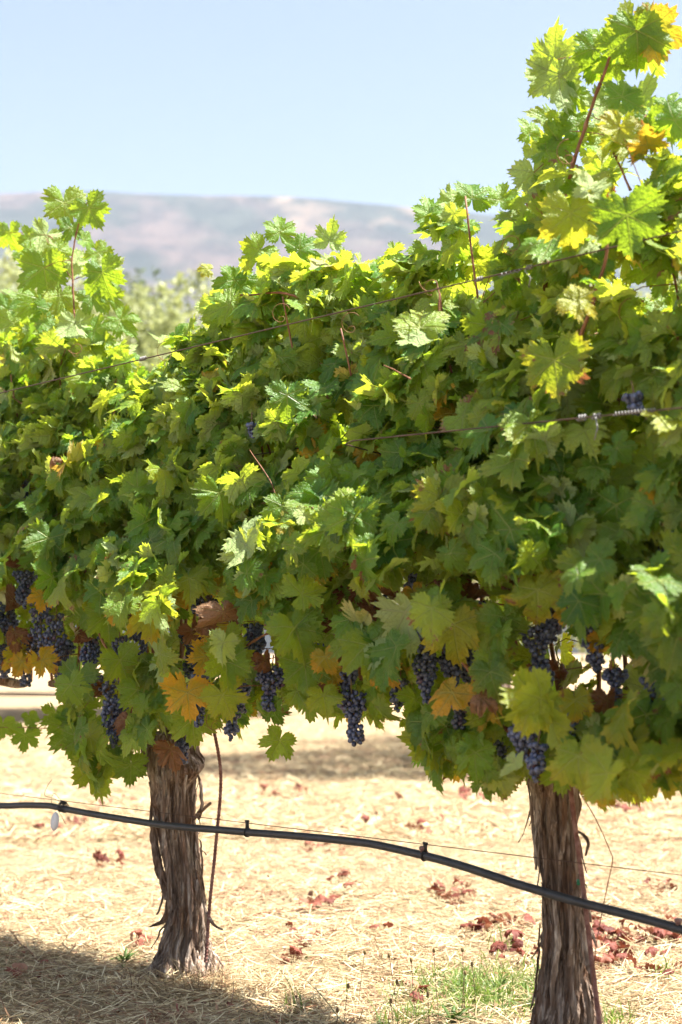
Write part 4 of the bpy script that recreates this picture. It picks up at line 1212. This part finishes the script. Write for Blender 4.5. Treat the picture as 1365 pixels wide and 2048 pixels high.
mb = MB()
for k in range(3):
    pts = [c + Vector((math.cos(a) * .0078, math.sin(a) * .0078, k * .004 - .004 + .001 * math.sin(a * 3))) for a in np.linspace(0, 2 * math.pi, 17)]
    mb.tube(pts, .0022, 6)
mb.tube([c + Vector((.007, -.004, 0)), c + Vector((.013, -.006, -.006)), c + Vector((.015, -.006, -.014))], .0014, 5)
mb.build('plastic_tie', M['tape'], origin=c, label='green plastic tie round the rod beside the right trunk', cat='plastic tie')
# loose dangling wire / dead stem at the right
pts = [(1160, 1585), (1185, 1625), (1205, 1665), (1222, 1705), (1226, 1722), (1216, 1770), (1204, 1830), (1192, 1900), (1184, 1990)]
MB().tube(smooth_path([at(x, y, .12) for x, y in pts], 6), .0013, 5).build('dead_stem', M['cane'], origin=at(1160, 1585, .12), label='long thin dead stem hanging in a loop right of the right trunk', cat='stem')

# ------------------------------------------------------------------ straw, grass, weeds
def blades(N, region, lenr, widr, lift, seed, upright=0.0, cols=(0, 1), segs=3, curve=.3):
    g = np.random.default_rng(seed)
    X, Y = region(g, N)
    N = len(X)
    Z = np.array([gh(float(a), float(b)) for a, b in zip(X, Y)])
    L = g.uniform(*lenr, N) * g.uniform(.6, 1.0, N); Wd = g.uniform(*widr, N)
    az = g.uniform(0, 2 * np.pi, N)
    el = np.abs(g.normal(0, .16, N)) if upright == 0 else np.clip(g.normal(upright, .35, N), .2, 1.5)
    z0 = g.uniform(0, lift, N)
    d = np.stack([np.cos(az) * np.cos(el), np.sin(az) * np.cos(el), np.sin(el)], -1)
    side = np.stack([-np.sin(az), np.cos(az), g.normal(0, .35, N)], -1)
    cv = g.normal(0, curve, N)
    base = np.stack([X, Y, Z + z0], -1)
    if upright == 0: base[:, 2] += .002
    V = []
    for k in range(segs + 1):
        f = k / segs
        c = base + d * (L * f)[:, None] + side * (cv * L * f * f * .5)[:, None]
        if upright > 0: c[:, 2] -= L * f * f * .28
        ww = Wd * (1 - .75 * f if upright > 0 else (1 - .5 * abs(2 * f - 1)))
        V.append(c - side * (ww / 2)[:, None]); V.append(c + side * (ww / 2)[:, None])
    V = np.stack(V, 1)                               # N x 2(segs+1) x 3
    V[:, :, 2] = np.maximum(V[:, :, 2], Z[:, None] + .0012)
    nv = 2 * (segs + 1)
    q = np.array([(2 * k, 2 * k + 1, 2 * k + 3, 2 * k + 2) for k in range(segs)], dtype=np.int32)
    Fq = (q[None] + (np.arange(N) * nv)[:, None, None]).reshape(-1, 4)
    T = np.zeros((N, nv, 4), dtype=np.float32)
    T[:, :, 0] = g.uniform(*cols, N)[:, None]; T[:, :, 1] = g.random(N)[:, None]; T[:, :, 3] = 1
    return V.reshape(-1, 3), Fq, T.reshape(-1, 4)
def reg_near(g, N):
    Y = 3.7 + (11.5 - 3.7) * g.random(N) ** 1.9
    X = (g.random(N) * 2 - 1) * (.235 * Y + .55)
    cl = np.array([mn.noise(Vector((float(a) * 2.2, float(b) * 2.2, 0))) for a, b in zip(X, Y)])
    keep = g.random(N) < (.80 + cl * .9)
    return X[keep], Y[keep]
V1, F1, T1 = blades(150000, reg_near, (.03, .15), (.0014, .0044), .026, 1)
# paler short chaff
V2, F2, T2 = blades(60000, reg_near, (.012, .035), (.003, .0075), .012, 2, cols=(.25, 1))
def reg_far(g, N):
    Y = 9 + 16 * g.random(N) ** 1.4
    X = (g.random(N) * 2 - 1) * (.24 * Y + .8)
    return X, Y
V3, F3, T3 = blades(40000, reg_far, (.05, .2), (.004, .012), .02, 3)
Vv = np.concatenate([V1, V2, V3]); Ff = np.concatenate([F1, F2 + len(V1), F3 + len(V1) + len(V2)]); Tt = np.concatenate([T1, T2, T3])
link('straw', mesh_np('straw', Vv, Ff, M['straw'], attrs={'tint': Tt}, smooth=False), kind='stuff', label='pale dry straw covering the ground', cat='straw')
# small broken leaf bits lying in the straw
def reg_bits(g, N):
    Y = 3.9 + 11 * g.random(N) ** 1.5
    X = (g.random(N) * 2 - 1) * (.235 * Y + .5)
    k = np.array([mn.noise(Vector((float(a) * 1.6 + 7, float(b) * 1.1, 4))) + .5 * mn.noise(Vector((float(a) * 7, float(b) * 5, 1))) for a, b in zip(X, Y)]) > .10
    return X[k], Y[k]
def bits_mat():
    m = NT('leaf_litter')
    at_ = m.n('ShaderNodeAttribute'); at_.attribute_name = 'tint'
    sc = m.n('ShaderNodeSeparateColor'); m.t.links.new(at_.outputs['Color'], sc.inputs[0])
    c = m.ramp(sc.outputs[0], [(0, (0.10, 0.028, 0.018)), (.4, (0.24, 0.085, 0.055)), (.7, (0.36, 0.18, 0.11)), (1, (0.50, 0.34, 0.21))])
    return m.done(m.bsdf(c, .7))
V, Fq, T = blades(9000, reg_bits, (.010, .030), (.006, .016), .02, 9, 0.0, (0, 1), 3, 1.5)
V = V + (np.random.default_rng(4).normal(0, .0022, V.shape))
link('leaf_litter', mesh_np('leaf_litter', V, Fq, bits_mat(), attrs={'tint': T}, smooth=False), kind='stuff', label='small reddish bits of broken leaves in the straw', cat='leaf litter')
# dry standing tuft at the foot of each trunk
def reg_disc(cx, cy, rx, ry, pw=.6):
    def f(g, N):
        a = g.uniform(0, 2 * np.pi, N); r = g.random(N) ** pw
        return cx + np.cos(a) * r * rx, cy + np.sin(a) * r * ry
    return f
def tuft(name, N, px, py, rx, ry, lenr, widr, up, seed, mat, label, cat, group=None, cols=(0, 1), kind=None, curve=.5):
    c = ground_at(px, py)
    V, Fq, T = blades(N, reg_disc(c.x, c.y, rx, ry), lenr, widr, .004, seed, up, cols, 4, curve)
    V = V - np.array((c.x, c.y, 0))
    return link(name, mesh_np(name, V, Fq, M[mat], attrs={'tint': T}, smooth=False), None, (c.x, c.y, 0), label=label, cat=cat, group=group, kind=kind)
tuft('dry_grass_tuft', 650, 430, 1975, .17, .16, (.06, .20), (.0012, .003), .55, 21, 'straw', 'tangled dry grass tuft at the foot of the left trunk', 'dry grass', 'dry grass tufts', (0, .7))
tuft('dry_grass_tuft', 260, 330, 1985, .12, .12, (.06, .16), (.0012, .003), .5, 22, 'straw', 'dry grass tuft in the shade just left of the left trunk foot', 'dry grass', 'dry grass tufts')
tuft('dry_grass_tuft', 120, 15, 1800, .08, .15, (.06, .16), (.0012, .003), .8, 23, 'straw', 'thin pale dry grass tuft at the left edge under the hose', 'dry grass', 'dry grass tufts')
tuft('dry_grass_tuft', 130, 905, 1790, .12, .2, (.05, .15), (.0011, .0025), .8, 24, 'straw', 'sparse dry grass tuft below the hose clip near the right trunk', 'dry grass', 'dry grass tufts')
tuft('dry_grass_tuft', 260, 545, 1960, .14, .12, (.05, .15), (.0011, .0025), .5, 25, 'straw', 'brown dry grass tuft between the trunks, right of the shade', 'dry grass', 'dry grass tufts', (0, .6))
def reg_green(g, N):
    c = ground_at(955, 1992)
    X = c.x + .02 + g.normal(0, .11, N); Y = c.y + g.normal(0, .16, N)
    k = np.array([mn.noise(Vector((float(a) * 14, float(b) * 14, 5))) for a, b in zip(X, Y)]) > -.12
    X = X[k]; Y = Y[k]
    return X, Y
V, Fq, T = blades(4200, reg_green, (.04, .13), (.0028, .0066), .002, 31, .85, (0, 1), 4, .6)
link('grass', mesh_np('grass', V, Fq, M['grass'], attrs={'tint': T}, smooth=False), label='green grass patch left of the right trunk foot', cat='grass', kind='stuff')
GT = [(1235, 2055, 60, .06, 'green grass tuft right of the right trunk foot at the bottom edge'), (1330, 1960, 26, .05, 'small green grass tuft at the right edge among dry leaves'), (830, 2045, 70, .05, 'broad-bladed green weed tuft at the bottom edge left of the green grass'),
      (780, 2065, 40, .04, 'small green weed tuft at the bottom edge in the middle'), (1010, 1900, 30, .08, 'few green blades above the green grass patch'), (600, 2025, 20, .05, 'few short green blades by the edge of the shade')]
for i, (px, py, n_, r_, lab) in enumerate(GT):
    tuft('grass_tuft', n_, px, py, r_, r_, (.05, .15), (.003, .007), 1.1, 40 + i, 'grass', lab, 'grass tuft', 'green grass tufts')
# small broad leaved weed left of the left trunk
def broad_weed(px, py, n_, L, seed, label):
    g = random.Random(seed); c = ground_at(px, py)
    o = empty('weed', c, label=label, cat='weed', group='broad-leaved weeds')
    mb = MB()
    for k in range(n_):
        a = g.uniform(0, 6.283); el = g.uniform(.3, 1.2); l = L * g.uniform(.6, 1.1)
        d = Vector((math.cos(a) * math.cos(el), math.sin(a) * math.cos(el), math.sin(el)))
        s_ = Vector((-math.sin(a), math.cos(a), g.uniform(-.2, .2)))
        pts = [c + d * l * f - Vector((0, 0, l * f * f * .35)) + Vector((0, 0, .003)) for f in (0, .25, .5, .75, 1)]
        mb.ribbon(pts, [s_] * 5, [.002, .009, .013, .010, .002], .0007)
    me = mb.build('leaves', M['grass'], o)
    a_ = me.data.attributes.new('tint', 'FLOAT_COLOR', 'POINT')
    a_.data.foreach_set('color', np.tile(np.array([.25, .5, 0, 1], dtype=np.float32), len(me.data.vertices)))
broad_weed(248, 1930, 22, .08, 1, 'small dark green weed in the shade left of the left trunk foot')
broad_weed(905, 2050, 26, .10, 2, 'broad green weed at the bottom edge in front of the grass patch')
broad_weed(1000, 1985, 18, .07, 3, 'bright green weed inside the grass patch near the right trunk')
broad_weed(612, 1920, 5, .03, 4, 'tiny green seedling on the straw between the trunks')
# seed head stalks
for i, (px, py, h) in enumerate([(716, 1955, .17), (795, 1990, .20), (775, 2010, .15), (835, 1990, .19), (880, 1990, .22), (922, 1975, .20), (684, 2010, .14), (790, 2040, .14), (870, 2030, .14), (933, 1960, .12), (672, 2045, .12), (948, 2010, .20)]):
    g = random.Random(i); c = ground_at(px, py + 70)
    o = empty('seed_stalk', c, label='thin dry stalk with a small brown seed head before the green grass at the bottom', cat='dry stalk', group='dry seed stalks before the green grass')
    t = c + Vector((g.uniform(-.03, .03), g.uniform(-.02, .02), h))
    MB().tube(smooth_path([c, c.lerp(t, .5) + Vector((g.uniform(-.008, .008), 0, 0)), t], 5), .0008, 5).build('stem', M['straw'], o)
    MB().sphere(t, .0045, 8, 6, (1, 1, 1.7)).build('seed_head', M['stalk'], o)
# long green blade
MB().ribbon(smooth_path([ground_at(735, 2100), ground_at(735, 2100) + Vector((-.05, 0, .05)), ground_at(735, 2100) + Vector((-.12, 0.02, .135)), ground_at(735, 2100) + Vector((-.165, .03, .175))], 5), [(0, 1, .5)] * 16, [.006 - .0003 * i for i in range(16)], .0008)\
    .build('reed', simple('blade_green', (.045, .085, .025), .5), origin=ground_at(735, 2100), label='single long dark green blade leaning left at the bottom edge', cat='grass blade')

# prunings and twigs on the ground
def ground_cane(name, pxs, r, label, bend=.004, group=None, mat='cane', z=.012):
    pts = []
    for x, y in pxs:
        p = ground_at(x, y); p.z = gh(p.x, p.y) + z + r; pts.append(p)
    P = smooth_path(pts, 6)
    for i in range(len(P)): P[i].z += bend * math.sin(i * .9)
    n_ = len(P)
    MB().tube(P, [r * (1 - .4 * i / n_) * (1.25 if i % 5 == 2 else 1) for i in range(n_)], 7).build(name, M[mat], origin=P[0], label=label, cat='cane', group=group)
gp = 'prunings lying on the straw'
ground_cane('fallen_cane', [(440, 1845), (500, 1836), (560, 1828), (640, 1822), (705, 1815)], .0034, 'reddish pruned cane lying right of the left trunk', group=gp)
ground_cane('fallen_cane', [(600, 1833), (660, 1830), (720, 1826), (760, 1822)], .0032, 'pale pruned cane lying behind the reddish cane', group=gp, mat='straw')
ground_cane('fallen_cane', [(650, 1499), (690, 1506), (740, 1514)], .007, 'pale far branch on the ground in the shade strip', group=gp, mat='straw')
ground_cane('fallen_cane', [(1230, 1664), (1290, 1666), (1365, 1668)], .004, 'long twig lying far back right of the right trunk', group=gp)
ground_cane('fallen_cane', [(18, 1875), (45, 1900), (75, 1925), (130, 1960)], .0026, 'grey twig lying in the shade at the lower left', group=gp)
ground_cane('fallen_cane', [(690, 1805), (760, 1798), (840, 1795)], .0022, 'thin reddish twig between the trunks under the hose', group=gp)
ground_cane('fallen_cane', [(60, 2030), (130, 1990), (195, 1955)], .003, 'dark twig lying in the shade at the bottom left', group=gp)

# fallen leaves: heaps seen in the photograph, (px, py, spread px x, y, count, where)
HEAPS = [(1010, 1858, 28, 10, 7, 'in the small pile left of the right trunk, under the hose'), (955, 1872, 30, 14, 7, 'in the loose pile beneath the second hose clip'), (1040, 1912, 50, 16, 10, 'in the heap touching the left side of the right trunk'),
         (1262, 1880, 60, 16, 18, 'in the big heap right of the right trunk'), (1340, 1872, 26, 14, 9, 'in the big heap at the right edge'), (1215, 1930, 34, 28, 14, 'in the heap beside the smooth rusty rod'), (695, 1770, 26, 14, 5, 'in the little pile mid-way between the trunks'),
         (635, 1812, 30, 10, 5, 'by the reddish pruned cane'), (220, 1735, 26, 8, 5, 'in the small pile left of the left trunk'), (170, 1650, 40, 12, 6, 'behind the white tag'), (830, 1668, 40, 10, 7, 'behind the hose, left of the second clip'),
         (655, 1700, 60, 8, 6, 'behind the hose in the middle'), (905, 1805, 40, 14, 8, 'on the straw below the hose, left of the right trunk'), (275, 1898, 12, 6, 3, 'at the edge of the shade left of the left trunk'), (830, 2000, 20, 20, 4, 'in front of the green grass at the bottom'),
         (600, 1930, 24, 8, 4, 'on the straw between the trunks near the tiny seedling'), (930, 1800, 30, 10, 4, 'just behind the dry tuft near the right trunk'), (1180, 1840, 20, 14, 5, 'directly behind the smooth rusty rod'), (1320, 1790, 30, 8, 5, 'above the hose at the right edge'), (780, 1640, 70, 12, 8, 'far back on the straw in the middle'),
         (1250, 1620, 70, 10, 8, 'far back right of the right trunk'), (90, 1610 + 60, 50, 12, 4, 'behind the hose at the left edge'), (250, 1610, 40, 12, 5, 'far back left of the left trunk'), (560, 1590, 70, 14, 6, 'far back right of the rebar'), (80, 1960, 60, 20, 4, 'in the shade at the lower left'),
         (930, 1600, 60, 12, 6, 'far back left of the right trunk'), (1320, 1950, 40, 20, 5, 'low at the right edge by the green tuft'), (700, 1870, 90, 20, 6, 'scattered on the open straw in the middle')]
FM = []
def fallen_mesh(seed, tint):
    X, UV = make_leaf(seed, .9)
    me = mesh_np('fallen_leaf', X - np.array((0, 0, X[:, 2].min())), LT, M['fallen'], uv=UV, attrs={'tint': np.tile(np.array(tint, dtype=np.float32), (NVL, 1))})
    return me
def fallen_mat():
    m = NT('fallen_leaf')
    oi = m.n('ShaderNodeObjectInfo')
    at_ = m.n('ShaderNodeAttribute'); at_.attribute_name = 'tint'
    n1 = m.noise(m.pos(), 40, 3)
    c = m.ramp(oi.outputs['Random'], [(0, (0.07, 0.016, 0.012)), (.4, (0.16, 0.040, 0.026)), (.75, (0.26, 0.085, 0.055)), (1, (0.42, 0.24, 0.15))])
    c = m.mix(m.math('MULTIPLY', n1, .5), c, (0.12, 0.03, 0.018))
    p = m.bsdf(c, .65, m.bump(n1, .5, .005), .3)
    tr = m.n('ShaderNodeBsdfTranslucent'); m.put(tr.inputs[0], m.mix(.4, c, (.4, .1, .04)))
    mx = m.n('ShaderNodeMixShader'); mx.inputs[0].default_value = .2
    m.t.links.new(p, mx.inputs[1]); m.t.links.new(tr.outputs[0], mx.inputs[2])
    return m.done(mx.outputs[0])
M['fallen'] = fallen_mat()
FM = [fallen_mesh(700 + i, (.5, 0, 1, 1)) for i in range(16)]
gf = random.Random(77)
for (px, py, sx, sy, cnt, where) in HEAPS:
    for k in range(int(cnt * 1.45)):
        p = ground_at(px + gf.gauss(0, sx * .62), py + gf.gauss(0, sy * .7))
        o = link('fallen_leaf', gf.choice(FM), label='crisp red fallen leaf ' + where, cat='fallen leaf', group='fallen leaves ' + where)
        s_ = gf.uniform(.020, .042) * (1 + .05 * (p.y - 5))
        o.scale = (s_, s_, s_ * .7)
        o.rotation_euler = (gf.uniform(-.6, .6) + (math.pi if gf.random() < .35 else 0), gf.uniform(-.6, .6), gf.uniform(0, 6.28))
        o.location = (p.x, p.y, gh(p.x, p.y) + .016 + (.02 if abs(o.rotation_euler.x) > 2 else 0) + gf.uniform(0, .012) * (cnt > 8))

# ------------------------------------------------------------------ background trees
def tree_mat(name, c1, c2, tr_c):
    m = NT(name)
    at_ = m.n('ShaderNodeAttribute'); at_.attribute_name = 'tint'
    sc = m.n('ShaderNodeSeparateColor'); m.t.links.new(at_.outputs['Color'], sc.inputs[0])
    c = m.mix(sc.outputs[0], c1, c2)
    p = m.bsdf(c, .55, None, .3)
    tr = m.n('ShaderNodeBsdfTranslucent'); m.put(tr.inputs[0], tr_c)
    mx = m.n('ShaderNodeMixShader'); mx.inputs[0].default_value = .3
    m.t.links.new(p, mx.inputs[1]); m.t.links.new(tr.outputs[0], mx.inputs[2])
    return m.done(mx.outputs[0])
M['olive'] = tree_mat('olive_leaf', (0.20, 0.235, 0.10), (0.48, 0.50, 0.27), (0.46, 0.50, 0.18))
M['darktree'] = tree_mat('dark_leaf', (0.035, 0.06, 0.02), (0.10, 0.14, 0.04), (0.12, 0.18, 0.03))
def tree(name, X, Y, H, RX, seed, mat, label, cat, group, nl=9000, lsz=.07):
    g = np.random.default_rng(seed); gr = random.Random(seed)
    o = empty(name, (X, Y, 0), label=label, cat=cat, group=group)
    mb = MB()
    th = H * .28
    mb.tube(smooth_path([(X, Y, -.05), (X + .05, Y, th * .5), (X - .05, Y, th)], 4), [.17 - .006 * i for i in range(9)], 12, fn=lambda i, a: 1 + .15 * math.sin(a * 3 + i * .4))
    tips = []
    for k in range(9):
        a = k * 2.4 + gr.random(); rr_ = RX * gr.uniform(.45, .85); z = H * gr.uniform(.5, .92)
        e = Vector((X + math.cos(a) * rr_, Y + math.sin(a) * rr_, z))
        P = smooth_path([(X, Y, th * .9), Vector((X, Y, th)).lerp(e, .5) + Vector((0, 0, .2)), e], 5)
        mb.tube(P, [.07 - .005 * i for i in range(len(P))], 7); tips.append(e)
    mb.build('trunk', M['bark'], o)
    # crown made of upright sprays
    cl = []
    for k in range(900):
        v = g.normal(size=3); v /= np.linalg.norm(v); r_ = g.uniform(.55, 1.0)
        cl.append((X + v[0] * RX * r_, Y + v[1] * RX * r_, H * .57 + v[2] * H * .37 * r_ * (1 + .12 * math.sin(k * 1.7))))
    cl = np.array(cl)
    n_ = nl
    c = cl[g.integers(len(cl), size=n_)]
    t = g.random(n_)[:, None]
    up = np.array([0, 0, 1.0])
    lean = (c - np.array([X, Y, H * .5])) / RX
    p = c + up * t * .16 + lean * t * .30 + g.normal(0, .17, (n_, 3)) * (1.1 - t)
    d = g.normal(size=(n_, 3)) * .7 + up * .5; d /= np.linalg.norm(d, axis=1)[:, None]
    s_ = np.cross(d, g.normal(size=(n_, 3))); s_ /= np.linalg.norm(s_, axis=1)[:, None]
    L = g.uniform(.7, 1.4, n_)[:, None] * lsz; Wd = L * .22
    V = np.stack([p, p + d * L * .5 + s_ * Wd, p + d * L, p + d * L * .5 - s_ * Wd], 1).reshape(-1, 3) - np.array([X, Y, 0])
    Fq = np.arange(n_ * 4).reshape(-1, 4)
    T = np.repeat(np.stack([g.random(n_), g.random(n_), g.random(n_), np.ones(n_)], -1), 4, axis=0)
    link('crown', mesh_np('crown', V, Fq, M[mat], attrs={'tint': T}, smooth=False), o)
def tx(px, Y): return (px - 682.5) / F * Y
def th_(py, Y): return (1304 - py) / F * Y + CAMZ
gt_ = 'olive trees beyond the vineyard row'
tree('olive_tree', tx(-60, 24), 24, th_(480, 24), 2.6, 1, 'olive', 'grey-green olive tree at the left edge beyond the vine row', 'olive tree', gt_, 60000, .11)
tree('olive_tree', tx(375, 27), 27, th_(545, 27), 3.4, 2, 'olive', 'pale grey-green olive tree in the dip between the leafy shoots', 'olive tree', gt_, 90000, .12)
tree('olive_tree', tx(980, 15), 15, th_(535, 15), 2.1, 4, 'olive', 'olive tree hidden behind the row, glimpsed through leaves left of the tall shoots', 'olive tree', gt_, 30000)
tree('olive_tree', tx(1280, 18), 18, th_(520, 18), 2.2, 5, 'olive', 'olive tree behind the tall right part of the row, only glints showing', 'olive tree', gt_, 24000)
tree('oak_tree', tx(225, 40), 40, th_(535, 40), 1.9, 6, 'darktree', 'dark green round tree behind the olives, left of the pale one', 'tree', 'trees beyond the vineyard row', 20000, .16)

# ------------------------------------------------------------------ haze
def haze():
    m = NT('haze_air')
    pv = m.n('ShaderNodeVolumePrincipled')
    pv.inputs['Color'].default_value = (0.74, 0.85, 1.0, 1)
    pv.inputs['Density'].default_value = HZ
    pv.inputs['Anisotropy'].default_value = 0.0
    m.t.links.new(pv.outputs[0], m.out.inputs['Volume'])
    x0, x1, y0, y1, z0, z1 = -3600, 3600, -3600, 2150, -4, 520
    V = np.array([(x, y, z) for z in (z0, z1) for y in (y0, y1) for x in (x0, x1)], dtype=np.float32)
    Fq = np.array([(0, 2, 3, 1), (4, 5, 7, 6), (0, 1, 5, 4), (2, 6, 7, 3), (0, 4, 6, 2), (1, 3, 7, 5)])
    link('haze', mesh_np('haze', V, Fq, m.m, smooth=False), kind='stuff', label='thin pale haze over the distant hill', cat='haze')
HZ = 0.00021
haze()
